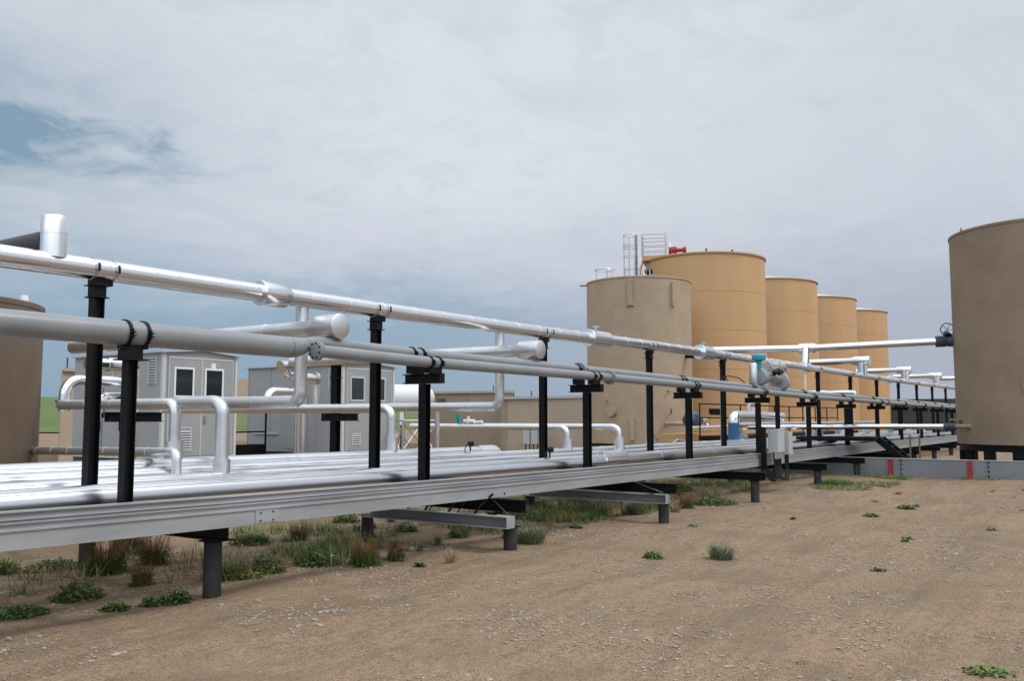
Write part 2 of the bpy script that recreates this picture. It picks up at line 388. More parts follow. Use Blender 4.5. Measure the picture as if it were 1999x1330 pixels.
for k in range(13):
    x = 4.43+4*k if k else 4.5
    zt = zg(x)-.07-.055
    n_ = ORD[k]
    lb = 'broad black column under the thick grey pipe at the left' if k == 0 else f'{n_} from the left of the front row of black tee posts under the grey pipes'
    t = thing('pipe_support', lb, 'pipe support', (x, 7.05, zb(x)+.18), 'black front row posts carrying the grey pipes')
    mb = MB()
    if k == 0:
        za = 2.19; column(mb, x, 7.05, zb(x)+.18, za, .092); mb.build('post', BLACK, t)
        a = MB(); a.box((x-.10, 6.95, za), (x+.12, 7.15, za+.012)); a.box((x-.075, 6.98, za+.014), (x+.075, 7.12, za+.10)); a.build('cross_arm', BLACK, t)
        clamp(t, x+.02, 7.05, 2.42, .108, za+.102)
    else:
        za = zt-.005
        column(mb, x, 7.05, zb(x)+.18, za-.125, .105 if k != 6 else .13); mb.build('post', BLACK, t)
        a = MB(); hbeam(a, (x, 6.78, za-.062), (x, 7.36, za-.062), .10, .12); a.box((x-.05, 6.776, za-.12), (x+.05, 6.779, za)); a.build('cross_arm', BLACK, t)
        clamp(t, x, YF, zg(x), .068, za+.001); clamp(t, x, YR, zg(x)+.115, .074, za+.001)
for k in range(14):
    x = 4.47+4*k if k else 4.68
    t = thing('pipe_support', f'{ORD[k] if k else "first"} from the left of the tall black posts under the high silver pipe', 'pipe support', (x, YU, zb(x)+.18), 'tall black posts carrying the silver pipe')
    mb = MB(); column(mb, x, YU, zb(x)+.18, zu(x)-.27, .102); mb.build('post', BLACK, t)
    a = MB(); a.box((x-.08, YU-.08, zu(x)-.27), (x+.08, YU+.08, zu(x)-.26)); a.box((x-.058, YU-.058, zu(x)-.258), (x+.058, YU+.058, zu(x)-.16)); a.box((x-.085, YU-.085, zu(x)-.158), (x+.085, YU+.085, zu(x)-.15)); a.build('cap_block', BLACK, t)
    a = MB(); a.box((x-.07, YU-.045, zu(x)-.148), (x+.13, YU+.045, zu(x)-.085)); a.build('saddle', BLACK, t)
    for s_ in (-.06, .14):
        a = MB(); a.lathe((x+s_-.012, YU, zu(x)), (1, 0, 0), [(.100, 0), (.106, 0), (.106, .024), (.100, .024)], 24)
        a.box((x+s_-.018, YU-.125, zu(x)-.02), (x+s_+.018, YU-.103, zu(x)+.035)); a.build('strap', ALUN if k > 3 else ALUN, t)
        a = MB(); a.cyl((x+s_, YU-.128, zu(x)-.03), (x+s_, YU-.118, zu(x)+.045), .012, seg=8); a.build('strap_bolt', BLACK, t)

# ------------------------------------------------------------------ long pipes
def longpipe(name, label, y, ztab, x0, x1, r, m, step=None, seg=28, cat='pipe', extra=None, group=None, parent=None):
    t = parent or thing(name, label, cat, (x0, y, ztab(x0)), group)
    xs = [x0]+[x for x, _ in ZU if x0 < x < x1]+[x1]
    mb = MB(); mb.tube([(x, y, ztab(x)) for x in xs], r, seg=seg)
    if step:
        x = x0+.5; i = 0
        while x < min(x1, 46):
            mb.lathe((x, y, ztab(x)), (1, 0, .0), [(r*1.0, 0), (r+.0035, .002), (r+.0035, .016), (r*1.0, .018)], seg)
            x += step
    mb.build('jacket' if m in (ALU, DECK) else 'pipe_run', m, t)
    if step and m is DECK:
        a = math.radians(38 if m is DECK else 6); lp = MB(); n_ = len(xs); vs = []
        for x in xs:
            for dy, dz in ((-.012, 0), (.0, .0), (.0, .012), (-.012, .012)):
                aa = a+dz/r*1.0; rr = r+(.004 if dy else -.002)
                vs.append((x, y-rr*math.cos(aa), ztab(x)+rr*math.sin(aa)))
        fs = []
        for i in range(n_-1):
            for k in range(4): k2 = (k+1) % 4; fs.append((4*i+k, 4*i+k2, 4*i+4+k2, 4*i+4+k))
        lp.add(vs, fs).build('lap_seam', ALUN, t, smooth=False)
    return t
up_ = longpipe('clad_pipe', 'high silver aluminium clad pipe running the whole length of the rack on tall black posts', YU, zu, -2.5, X1, .10, ALU, .62)
def sleeve(x, r1=.135, ln=.42, hand=False):
    mb = MB(); z = zu(x)
    mb.lathe((x-ln/2, YU, z), (1, 0, 0), [(.10, 0), (r1, .0), (r1+.006, .01), (r1+.006, .03), (r1, .032), (r1, ln-.05), (.10, ln)], 32)
    mb.build('sleeve', ALU, up_)
    if hand:
        mb = MB(); mb.cyl((x-.1, YU, z+r1-.02), (x-.1, YU, z+r1+.05), .035, seg=14); mb.cyl((x-.1, YU, z+r1+.05), (x-.1, YU, z+r1+.075), .085, seg=20); mb.build('vent_cap', ALUN, up_)
sleeve(6.78); sleeve(14.35, .15, .75, True); sleeve(19.4, .16, .7, True); sleeve(27.2, .15, .6); sleeve(38.6, .15, .8)
# rivet studs along the seam
mb = MB(); x = 3.
while x < 15:
    z = zu(x); a = math.radians(205)
    mb.cyl((x, YU-.098*math.cos(.35), z+.098*math.sin(.35)), (x, YU-.106*math.cos(.35), z+.106*math.sin(.35)), .0042, seg=6); x += .25
mb.build('rivet', CAST, up_)
# risers standing on the upper pipe with their headers running off away from the camera
def header_top(x, rr, hh, rh, zh, ylen, label, capdir=-1, rcap=None):
    z = zu(x); t = thing('header_pipe', label, 'pipe', (x, YU, z), 'short silver headers on top of the high pipe')
    MB().lathe((x, YU, z+.03), (0, 0, 1), [(rr, 0), (rr, hh*.5), (rr+.004, hh*.5), (rr+.004, hh*.5+.012), (rr, hh*.5+.012), (rr, hh)], 26).build('riser', ALU, t)
    rc = rcap or rh*1.45
    mb = MB(); mb.lathe((x, YU-.32*0-rr*1.6, zh), (0, 1, 0), [(rc, 0), (rc, rr*3.2), (rh, rr*3.9), (rh, ylen)], 24); mb.build('header', ALU, t)
    return t
x = 3.99+.26
t = thing('header_pipe', 'short silver stub standing on the high pipe at the left edge of the photo', 'pipe', (x, YU, zu(x)), 'short silver headers on top of the high pipe')
MB().lathe((x, YU, zu(x)+.05), (0, 0, 1), [(.112, 0), (.112, .21), (.116, .211), (.116, .222), (.112, .223), (.112, .37), (.108, .376)], 30).build('riser', ALU, t)
MB().lathe((x, YU+.08, 3.30), (0, 1, 0), [(.098, 0), (.098, 3.2)], 24).build('header', DARKM, t)
for xx, lab in ((34.3, 'silver tee header in front of the third ochre tank, above the high pipe'), (42.0, 'silver tee header seen against the sky right of the last ochre tank'), (49.8, 'farthest silver tee header, small against the sky beside the brown tank')):
    z = zu(xx); header_top(xx, .17, .42 if xx < 40 else .45, .115, z+.55 if xx < 40 else z+.5, 2.3, lab)
MB().lathe((56.6, 6.6, 3.95), (0, 1, 0), [(.13, 0), (.13, 2.4)], 16).build('header', ALU, thing('header_pipe', 'last silver header half hidden by the brown tank', 'pipe', (56.6, 8, 3.9), 'short silver headers on top of the high pipe'))

# grey pipes
gp = thing('grey_pipe', 'thick grey painted pipe entering at the left and narrowing into the rear thin grey pipe', 'pipe', (0, 7.05, 2.42))
MB().tube([(-2.5, 7.05, 2.435), (6.25, 7.05, 2.42)], .108, seg=32).build('large_pipe', GREY, gp)
MB().tube([(6.25, 7.05, 2.42), (6.36, 7.06, 2.425), (6.5, 7.12, 2.45), (6.62, 7.17, 2.475), (6.75, YR, 2.50)], .1, seg=32, radii=[.108, .106, .092, .078, .0745]).build('reducer', GREY, gp)
xs = [6.74, 8.5, 12.3]
MB().tube([(x, YR, zg(x)+.115) for x in xs], .074, seg=24).build('small_pipe', GREY, gp)
def flange(mb, x, y, z, r=.12, d=(1, 0, 0), th=.022, gap=.012):
    d = V(d); p = V((x, y, z)); a = d.orthogonal().normalized(); b_ = d.cross(a)
    for o_ in (-gap/2-th, gap/2): mb.lathe(p+d*o_, d, [(r, 0), (r, th)], 26)
    for k in range(8):
        q = p+(a*math.cos(k*math.pi/4+.4)+b_*math.sin(k*math.pi/4+.4))*r*.8
        mb.cyl(q-d*(th+gap/2+.014), q+d*(th+gap/2+.014), .009, seg=6)
fl = MB(); flange(fl, 12.45, YR, zg(12.45)+.1, .125); fl.build('flange', GREY, gp)
MB().tube([(x, YR, zg(x)+.115) for x in [12.3, 16.8, 20, 25, 33, X1]], .074, seg=20).build('small_pipe', GREY, gp)
g2 = thing('grey_pipe', 'thin grey painted front pipe that starts at a bolted blank flange', 'pipe', (6.54, YF, zg(6.54)))
MB().tube([(x, YF, zg(x)) for x in [6.56, 8.5, 12.5, 16.8, 20, 25, 33, X1]], .068, seg=24).build('small_pipe', GREY, g2)
mb = MB(); mb.lathe((6.50, YF, zg(6.5)), (1, 0, 0), [(.085, 0), (.102, .012), (.102, .03)], 30); mb.lathe((6.535, YF, zg(6.5)), (1, 0, 0), [(.102, 0), (.102, .022)], 30); mb.build('blank_flange', GREY, g2)
mb = MB()
for k in range(8):
    a = k*math.pi/4+.3; mb.cyl((6.487, YF+.078*math.cos(a), zg(6.5)+.078*math.sin(a)), (6.57, YF+.078*math.cos(a), zg(6.5)+.078*math.sin(a)), .009, seg=6)
mb.build('flange_bolt', BLACK, g2)
for x in (12.95, 24.6, 33.5):
    mb = MB(); flange(mb, x, YF, zg(x), .112); mb.build('flange', GREY, g2)
# headers dropping into the grey pipes, running away from the rack
for x, lab, bx in ((7.05, 'left of the two big capped silver pipes ending above the grey pipes', 7.2), (11.15, 'right of the two big capped silver pipes ending above the grey pipes', 11.3)):
    t = thing('capped_pipe', lab, 'pipe', (x, 7.3, 2.73), 'capped silver branch pipes above the grey pipes')
    MB().lathe((x, 7.10, 2.705), (0, 1, 0), [(.134, 0), (.140, .004), (.140, .34), (.096, .42), (.092, .5), (.092, 5.35)], 32).build('jacket', SATIN, t)
    mb = MB()
    for yy in (8.3,): mb.lathe((x, yy, 2.705), (0, 1, 0), [(.092, 0), (.0955, .002), (.0955, .016), (.092, .018)], 24)
    mb.build('seam_band', SATIN, t)
    mb = MB(); mb.cyl((x, YR+.04, zg(x)+.12), (x, YR+.04, 2.62), .05, seg=18); flange(mb, x, YR+.04, 2.555, .085, (0, 0, 1), .016, .008); mb.build('neck', GREY, t)

# lower bank of clad pipes on the rack
zr = lambda x: zb(x)-zb(9)
def bank(y, z, r, x0, x1, label, step=2.6, seg=24):
    return longpipe('clad_pipe', label, y, lambda x: z+zr(x)*.55, x0, x1, r, DECK, step, seg, group='silver pipes lying along the rack deck')
b3 = bank(7.40, .975, .125, -3, 22, 'front silver pipe lying on the rack deck just behind the grey side beam')
b2 = bank(8.25, 1.0, .10, -3, 50, 'second silver pipe from the front on the rack deck')
b2b = bank(8.60, 1.05, .11, -3, 50, 'third silver pipe from the front on the rack deck')
b1 = bank(9.05, 1.08, .15, -3, 12.35, 'rearmost and fattest silver pipe on the rack deck, ending in a rounded cap')
MB().lathe((12.2, 9.05, 1.06), (1, 0, 0), [(.15, 0), (.175, .0), (.175, .42), (.165, .5), (.13, .56), (.06, .59)], 28).build('end_cap', ALU, b1)
bank(7.72, .93, .08, -3, 30, 'slim silver pipe low between the front pipe and the back row posts', 3)
b5 = bank(9.0, 1.0, .11, 13.6, 50, 'silver pipe at the back of the deck starting beyond the rounded cap')
b6 = bank(7.42, .95, .10, 23, 50, 'far front silver pipe on the rack deck beyond the electrical boxes')
MB().lathe((13.5, 7.40, .975), (1, 0, 0), [(.125, 0), (.142, 0), (.142, .8), (.125, .8)], 28).build('sleeve', ALU, b3)
for x in (4.46, 4.64, 7.96, 8.14):
    MB().lathe((x-.012, 9.05, 1.08), (1, 0, 0), [(.150, 0), (.154, .001), (.154, .023), (.150, .024)], 26).build('strap', ALUN, b1)
    MB().box((x-.022, 8.885, 1.10), (x+.022, 8.912, 1.15)).build('strap_bolt', BLACK, b1, smooth=False)
# temperature gauges / transmitters sitting on the deck pipes
for (x, y, z, lab) in ((11.55, 8.7, 1.17, 'small black sensor head with looping cable beside the rounded pipe cap'), (11.9, 7.42, 1.09, 'small black sensor head strapped to the front deck pipe')):
    t = thing('sensor', lab, 'sensor', (x, y, z), 'black sensor heads on the deck pipes')
    mb = MB(); mb.cyl((x, y, z), (x, y, z+.09), .014, seg=10); mb.cyl((x-.03, y, z+.11), (x+.03, y-.03, z+.12), .042, seg=16); mb.build('head', BLACK, t)
    mb = MB(); mb.tube([(x-.02, y, z+.11), (x-.12, y-.02, z+.1), (x-.2, y-.04, z+.02), (x-.22, y-.09, z-.05)], .008, .06, 8); mb.build('cable', RUBBER, t)

# branch pipes behind the rack
def branch(label, pts, r, bend, sleeves=(), m=SATIN, name='branch_pipe', bands=True, group='silver branch pipes behind the rack'):
    t = thing(name, label, 'pipe', pts[0], group)
    mb = MB(); mb.tube(pts, r, bend, 24, 9)
    if bands:
        k = 0
        for i in range(len(pts)-1):
            a, b_ = V(pts[i]), V(pts[i+1]); d = (b_-a); ln = d.length; d.normalize()
            s_ = bend+.02
            while s_ < ln-bend:
                mb.lathe(a+d*s_, d, [(r, 0), (r+.003, .001), (r+.003, .014), (r, .015)], 22); s_ += .55
                k += 1
    mb.build('jacket', m, t)
    for (p, q, rr) in sleeves: 
        mb = MB(); p, q = V(p), V(q); mb.lathe(p, q-p, [(r, 0), (rr, 0), (rr, (q-p).length)], 24); mb.build('sleeve', m, t)
    return t
# header at z 1.87 with two drops (bay 1) and one (bay 2)
branch('silver branch pipe dropping into the rearmost deck pipe in front of the left hut door', [(6.37, 9.05, 1.22), (6.37, 9.05, 1.865), (6.37, 11.5, 1.865)], .062, .13, [((6.37, 9.05, 1.43), (6.37, 9.05, 1.2), .098)])
branch('silver branch pipe dropping beside the right door of the left hut', [(6.42, 8.27, 1.06), (6.42, 8.27, 1.875), (6.42, 9.0, 1.875)], .074, .15, [((6.42, 8.27, 1.245), (6.42, 8.27, 1.07), .097)])
branch('silver branch pipe turning up into the high pipe right of the left hut', [(7.26, 12.2, 1.885), (7.26, 7.95, 1.885), (7.26, 7.95, 3.02)], .075, .12, [])
branch('silver branch pipe dropping into the deck at the right corner of the second hut', [(10.06, 9.05, 1.22), (10.06, 9.05, 1.84), (10.06, 14.6, 1.84)], .068, .15, [((10.06, 9.05, 1.42), (10.06, 9.05, 1.2), .098)])
branch('silver branch pipe turning up into the high pipe in front of the tan shed', [(11.3, 13.8, 1.87), (11.3, 7.95, 1.87), (11.3, 7.95, 3.04)], .072, .13, [])
branch('thin silver pipe coming from the brown tank and turning down onto the deck', [(5.98, 8.45, 1.05), (5.98, 8.45, 1.33), (6.62, 12.7, 1.24)], .052, .09, [])
branch('silver branch pipe with an elbow down in front of the tan shed', [(14.4, 8.6, 1.05), (14.4, 8.6, 1.52), (14.4, 12.4, 1.52)], .062, .15, [((14.4, 8.6, 1.3), (14.4, 8.6, 1.1), .10)], group=None)
branch('silver branch pipe with an elbow down in front of the tan tank', [(15.9, 8.3, 1.02), (15.9, 8.3, 1.52), (15.9, 11.6, 1.52)], .062, .15, [((15.9, 8.3, 1.3), (15.9, 8.3, 1.06), .11)], group=None)
# tee posts behind the rack
for x, y, ztop, lab in ((7.42, 11.6, 2.62, 'black tee post behind the rack in front of the left hut'), (11.42, 11.6, 2.62, 'black tee post behind the rack in front of the second hut')):
    t = thing('pipe_support', lab, 'pipe support', (x, y, 0))
    mb = MB(); column(mb, x, y, -.02, ztop, .13); mb.build('post', BLACK, t)
    mb = MB(); mb.box((x-.09, y-.09, ztop), (x+.09, y+.09, ztop+.01)); mb.box((x-.08, y-.08, ztop-.22), (x+.08, y+.08, ztop-.2)); mb.build('cap_block', BLACK, t)
    mb = MB(); hbeam(mb, (x-.42, y-.14, 1.71), (x+.42, y-.14, 1.71), .10, .135); mb.box((x-.424, y-.19, 1.645), (x-.4205, y-.09, 1.777)); mb.build('cross_arm', BLACK, t)

# ------------------------------------------------------------------ pump piping beside the huts
t = thing('pump_piping', 'cluster of silver elbows and pipes left of the first hut', 'piping', (6.4, 11.6, 1.6))
MB().tube([(6.42, 11.5, 1.78), (6.42, 11.5, 2.2), (7.38, 11.5, 2.2), (7.38, 11.5, 0)], .07, .2, 22).build('elbow_pipe', ALU, t)
MB().lathe((6.42, 11.5, 1.90), (0, 0, 1), [(.11, 0), (.11, .03)], 22).build('flange', ALUN, t)
MB().tube([(7.0, 12.0, 2.46), (7.72, 12.0, 2.46), (7.72, 12.0, 0)], .085, .15, 22).build('main_pipe', ALU, t)
MB().lathe((7.3, 12.0, 2.46), (1, 0, 0), [(.085, 0), (.10, 0), (.10, .3)], 22).build('sleeve', ALU, t)
MB().cyl((7.15, 12.0, 2.0), (7.15, 12.0, 2.42), .05, seg=16).build('drop_pipe', ALU, t)
MB().tube([(7.05, 11.7, 1.7), (7.05, 11.7, 2.0), (7.5, 11.7, 2.0), (7.5, 11.7, 0)], .055, .1, 18).build('elbow_pipe', ALU, t)
MB().tube([(6.75, 11.4, 1.8), (6.75, 11.4, 2.08)], .03, seg=12).build('drain_pipe', ALUN, t)
t = thing('pump_piping', 'cluster of silver valve and elbows on the wall of the second hut', 'piping', (15., 16., 1.6))
MB().tube([(13.3, 15.6, 1.9), (13.3, 15.6, 2.28), (14.3, 15.6, 2.28), (14.3, 15.6, 0)], .10, .26, 22).build('elbow_pipe', ALU, t)
MB().tube([(14.05, 15.9, 2.95), (14.05, 15.9, 2.66), (15.0, 15.9, 2.66), (15.0, 15.9, 1.9)], .085, .2, 20).build('elbow_pipe', ALU, t)
MB().cyl((13.9, 15.9, 2.86), (14.2, 15.9, 2.92), .14, .1, 18).build('valve_body', ALUN, t)
mb = MB(); mb.torus((14.35, 15.6, 2.86), (0, 1, .2), .11, .018, 20, 6); mb.cyl((14.35, 15.6, 2.86), (14.35, 15.85, 2.76), .05, seg=10); mb.build('handwheel', BLACK, t)
MB().lathe((14.5, 15.9, 2.62), (1, 0, 0), [(.15, 0), (.15, .04), (.1, .04), (.1, .45), (.17, .45), (.17, .49)], 22).build('flange', ALUN, t)
MB().box((14.6, 15.6, 1.9), (15.2, 15.75, 1.98)).build('bracket', ALUN, t)

# ------------------------------------------------------------------ grey huts
def hut(name, x0, x1, y0, y1, z0, z1, label, second=False):
    t = thing(name, label, 'hut', (x0, y0, 0), 'grey pump huts behind the rack')
    mb = MB(); xm = (x0+x1)/2
    mb.add([(x0, y0, z0), (x1, y0, z0), (x1, y0, z1), (xm, y0, z1+.09), (x0, y0, z1), (x0, y1, z0), (x1, y1, z0), (x1, y1, z1), (xm, y1, z1+.09), (x0, y1, z1)],
           [(0, 1, 2, 3, 4), (5, 9, 8, 7, 6), (0, 4, 9, 5), (1, 6, 7, 2), (0, 5, 6, 1), (4, 3, 8, 9), (3, 2, 7, 8)])
    mb.build('wall', WGREY, t, smooth=False)
    rf = MB(); e = .09
    rf.add([(x0-e, y0-e, z1-.01), (xm, y0-e, z1+.092), (x1+e, y0-e, z1-.01), (x1+e, y0-e, z1+.04), (xm, y0-e, z1+.145), (x0-e, y0-e, z1+.04)] +
           [(x0-e, y1+e, z1-.01), (xm, y1+e, z1+.092), (x1+e, y1+e, z1-.01), (x1+e, y1+e, z1+.04), (xm, y1+e, z1+.145), (x0-e, y1+e, z1+.04)],
           [(0, 1, 4, 5), (1, 2, 3, 4), (6, 11, 10, 7), (7, 10, 9, 8), (0, 6, 7, 1), (1, 7, 8, 2), (5, 4, 10, 11), (4, 3, 9, 10), (0, 5, 11, 6), (2, 8, 9, 3)])
    rf.build('roof', ROOFG, t, smooth=False)
    tr = MB()
    tr.box((x0-.012, y0-.014, z0), (x0+.07, y0-.003, z1)); tr.box((x1-.07, y0-.014, z0), (x1+.012, y0-.003, z1)); tr.box((x0-.014, y0-.002, z0), (x0-.003, y0+.07, z1-.02))
    tr.box((x0+.072, y0-.012, z0-.02), (x1-.072, y0-.003, z0+.05)); tr.build('corner_trim', TRIM, t, smooth=False)
    wd = (x1-x0-.36)/2
    for i in range(2):
        a = x0+.16+i*(wd+.04); d = MB(); d.box((a, y0-.03, z0+.06), (a+wd, y0-.004, z1-.14)); dr = d.build('door', WGREY, t, smooth=False)
        fr = MB(); o_ = .035
        for (p, q) in (((a-.018, y0-.038, z0+.05), (a-.001, y0-.004, z1-.1)), ((a+wd+.001, y0-.038, z0+.05), (a+wd+.018, y0-.004, z1-.1)), ((a, y0-.038, z1-.138), (a+wd, y0-.004, z1-.1))): fr.box(p, q)
        fr.build('frame', TRIM, dr, smooth=False)
        o2 = -.08*i; wx0, wx1, wz0, wz1 = a+.19+o2, a+wd-.27+o2, 2.27, 2.95
        wf = MB(); wf.box((wx0-.05, y0-.046, wz0-.05), (wx1+.05, y0-.032, wz0)); wf.box((wx0-.05, y0-.046, wz1), (wx1+.05, y0-.032, wz1+.05)); wf.box((wx0-.05, y0-.046, wz0), (wx0, y0-.032, wz1)); wf.box((wx1, y0-.046, wz0), (wx1+.05, y0-.032, wz1))
        wf.build('window_frame', TRIM if second else WHITE, dr, smooth=False)
        MB().box((wx0, y0-.040, wz0), (wx1, y0-.034, wz1)).build('window', GLASS, dr, smooth=False)
        if i == 1: MB().box((a+.06, y0-.06, 1.55), (a+.12, y0-.031, 1.75)).build('handle', ALUN, dr, smooth=False)
        else:
            lv = MB(); lx0, lx1, lz0, lz1 = a+.25, a+.70, .86, 1.42
            if second: lx0, lx1, lz0, lz1 = a+.25, a+.62, .85, 1.18
            lv.box((lx0, y0-.045, lz0), (lx0+.03, y0-.031, lz1)); lv.box((lx1-.03, y0-.045, lz0), (lx1, y0-.031, lz1)); lv.box((lx0, y0-.045, lz1), (lx1, y0-.031, lz1+.03)); lv.box((lx0, y0-.045, lz0-.03), (lx1, y0-.031, lz0))
            z = lz0+.03
            while z < lz1-.03: lv.obox((lx0+.03, y0-.045, z), (lx1-.03, y0-.045, z), .04, .006, up=(0, -.6, .8)); z += .065
            lv.build('vent', TRIM, dr, smooth=False)
    if not second: MB().box((x1-.86, y0-.036, z1-.36), (x1-.72, y0-.031, z1-.22)).build('notice', WHITE, t, smooth=False)
    # side wall: louvre, doors, seams
    lv = MB(); ya, yb_ = y0+.25, y0+.6
    lv.box((x0-.03, ya, 2.55), (x0-.004, ya+.03, 3.25)); lv.box((x0-.03, yb_-.03, 2.55), (x0-.004, yb_, 3.25))
    z = 2.58
    while z < 3.24: lv.box((x0-.04, ya+.03, z), (x0-.01, yb_-.03, z+.025)); z += .07
    lv.build('vent', TRIM, t, smooth=False)
    for (ya, yb_) in ((y0+1.7, y0+2.55), (y0+2.6, y0+3.45)) if not second else ((y0+1.55, y0+2.45),):
        d = MB(); d.box((x0-.03, ya, z0+.08), (x0-.004, yb_, 2.5)); dd = d.build('door', WGREY, t, smooth=False)
        h = MB(); h.box((x0-.05, ya+.04, 1.35), (x0-.031, ya+.08, 1.6)); h.build('handle', BLACK, dd, smooth=False)
    se = MB()
    for k in range(1, int((y1-y0)/1.1)+1): se.box((x0-.012, y0+k*1.1, z0), (x0-.002, y0+k*1.1+.04, z1-.02))
    se.box((x0-.02, y0+.08, z0-.02), (x0-.002, y1, z0+.03)); se.build('panel_seam', TRIM if not second else WGREY, t, smooth=False)
    if second: MB().box((x0-.06, y0+2.9, 1.16), (x0-.004, y0+4.1, 1.2)).build('shelf_rail', TRIM, t, smooth=False)
    sk = MB(); sk.box((x0+.03, y0+.03, z0-.2), (x1-.03, y1-.03, z0-.021)); sk.build('skid_base', DARKB, t, smooth=False)
    for xx in (x0+.2, x1-.2):
        for yy in (y0+.2, y1-.2): MB().cyl((xx, yy, -.05), (xx, yy, z0-.2), .09, seg=14).build('leg', PILE, t)
    return t
hut('equipment_hut', 13.72, 16.0, 20.05, 24.1, .66, 3.36, 'left grey metal hut with two windowed doors, first behind the rack')
hut('equipment_hut', 20.03, 22.4, 20.05, 24.5, .62, 3.36, 'second grey metal hut, partly hidden by two black posts', True)
# black handrail between the huts
t = thing('handrail', 'black tubular handrail between the two grey huts', 'railing', (18.8, 23, 0))
mb = MB(); mb.tube([(17.4, 23., 1.95), (19.55, 23., 1.95), (19.55, 23., .2)], .035, .1, 10); mb.obox((17.4, 23, 1.25), (19.55, 23, 1.25), .05, .05); mb.build('rail', BLACK, t)
MB().box((17.3, 23.02, -.02), (19.6, 23.5, .85)).build('platform', BLACK, t)
# conduit beside the second hut
t = thing('conduit', 'pair of grey conduits rising beside the second hut wall', 'conduit', (19.2, 20.8, 0))
mb = MB()
for d in (0, .13): mb.cyl((19.0+d, 21.0, -.02), (19.0+d, 21.0, 1.8), .035, seg=10)
mb.build('tube', ALUN, t)
# vertical white conduit in front of the tan shed
MBx = MB().cyl((13.05, 10.6, .6), (13.05, 10.6, 1.86), .045, seg=12); o = MBx.build('stand_pipe', ALUN); tag(o, 'slim grey stand pipe just right of the tee post at the lattice frame', 'pipe')
MB().cyl((4.65+1.35, 10.0, 0), (6.0, 10.0, 1.25), .018, seg=8)

# ------------------------------------------------------------------ tan buildings
def shed(name, label, pts, z0, z1, roof=None, seams=8, wall=None):
    t = thing(name, label, 'shed', (pts[0][0], pts[0][1], 0)); n = len(pts)
    mb = MB(); mb.add([(x, y, z0) for x, y in pts]+[(x, y, z1) for x, y in pts], [tuple(range(n))[::-1], tuple(range(n, 2*n))]+[(i, (i+1) % n, (i+1) % n+n, i+n) for i in range(n)])
    mb.build('wall', wall or TANB, t, smooth=False)
    c = V((sum(p[0] for p in pts)/n, sum(p[1] for p in pts)/n))
    rf = MB(); pp = [V(p)+(V(p)-c).normalized()*.18 for p in pts]
    rf.add([(p.x, p.y, z1+.003) for p in pp]+[(p.x, p.y, z1+.12) for p in pp], [tuple(range(n))[::-1], tuple(range(n, 2*n))]+[(i, (i+1) % n, (i+1) % n+n, i+n) for i in range(n)])
    rf.build('roof', ROOFG if roof is None else roof, t, smooth=False)
    sm = MB()
    for i in range(n):
        a, b_ = V(pts[i]), V(pts[(i+1) % n]); ln = (b_-a).length; d = (b_-a)/ln; nr = V((d.y, -d.x))
        if (a-c).dot(nr) < 0: nr = -nr
        k = 0
        while k*2.3 < ln:
            p = a+d*(k*2.3)+nr*.006; sm.obox((p.x, p.y, z0), (p.x, p.y, z1), .04, .015, up=(d.x, d.y, 0)) ; k += 1
    sm.build('panel_seam', TANB, t, smooth=False)
    return t
# px 990..1140 front face at depth ~43, side wall running away to px 965
s1 = shed('tan_shed', 'tan metal shed with a pale roof edge between the silver riser and the tan tank', [(35.5, 24.5), (35.0, 19.9), (39.4, 21.9), (39.6, 28.1)], .1, 2.58)
s2 = shed('tan_shed', 'long tan shed with a small louvre, behind the nearer tan shed', [(37.4, 31.0), (38.4, 26.2), (45.5, 31.), (44.2, 36.2)], .1, 2.98, TANB, wall=TAND)
lv = MB()
for k in range(4): lv.obox((37.43, 30.45, 2.3+.13*k), (37.53, 29.95, 2.3+.13*k), .05, .05)
lv.build('vent', DARKB, s2, smooth=False)
e_ = thing('electrical_box', 'pair of grey electrical cabinets on posts before the tan shed', 'electrical box', (34.4, 22.5, 0))
for k in (0, 1):
    y = 22.75-.42*k
    MB().box((34.2, y-.34, .52), (34.45, y, 1.15)).build('cabinet', BOXW, e_, smooth=False)
    for j in (.06, .28): MB().cyl((34.32, y-j, -.03), (34.32, y-j, .52), .03, seg=8).build('post', PILE, e_)
shed('tan_building', 'low brown end of building left of the first hut', [(18.3, 33.0), (19.3, 33.3), (23, 39), (22.2, 40)], 0, 3.45, TANB)
t = thing('raised_bin', 'tan raised bin on legs seen in the gap between the grey huts', 'bin', (36, 45, 0))
MB().box((35.5, 45, 3.0), (39.5, 48, 4.1)).build('body', TANB, t, smooth=False)
for x in (35.7, 39.2):
    for y in (45.2, 47.8): MB().box((x, y, -.02), (x+.15, y+.15, 3.0)).build('leg', DARKB, t, smooth=False)
for x, y, z0, z1 in ((18.7, 33.4, 3.5, 4.0), (36.2, 23.6, 2.7, 3.0), (40.9, 29.2, 3.1, 3.5)):
    o = MB().cyl((x, y, z0-.1), (x, y, z1), .03, seg=6).build('vent_pipe', DARKB); tag(o, {18.7: 'thin vent pipe on the brown end of building at far left', 36.2: 'thin vent pipe on the roof of the nearer tan shed', 40.9: 'thin vent pipe on the long tan shed roof'}[x], 'vent pipe')
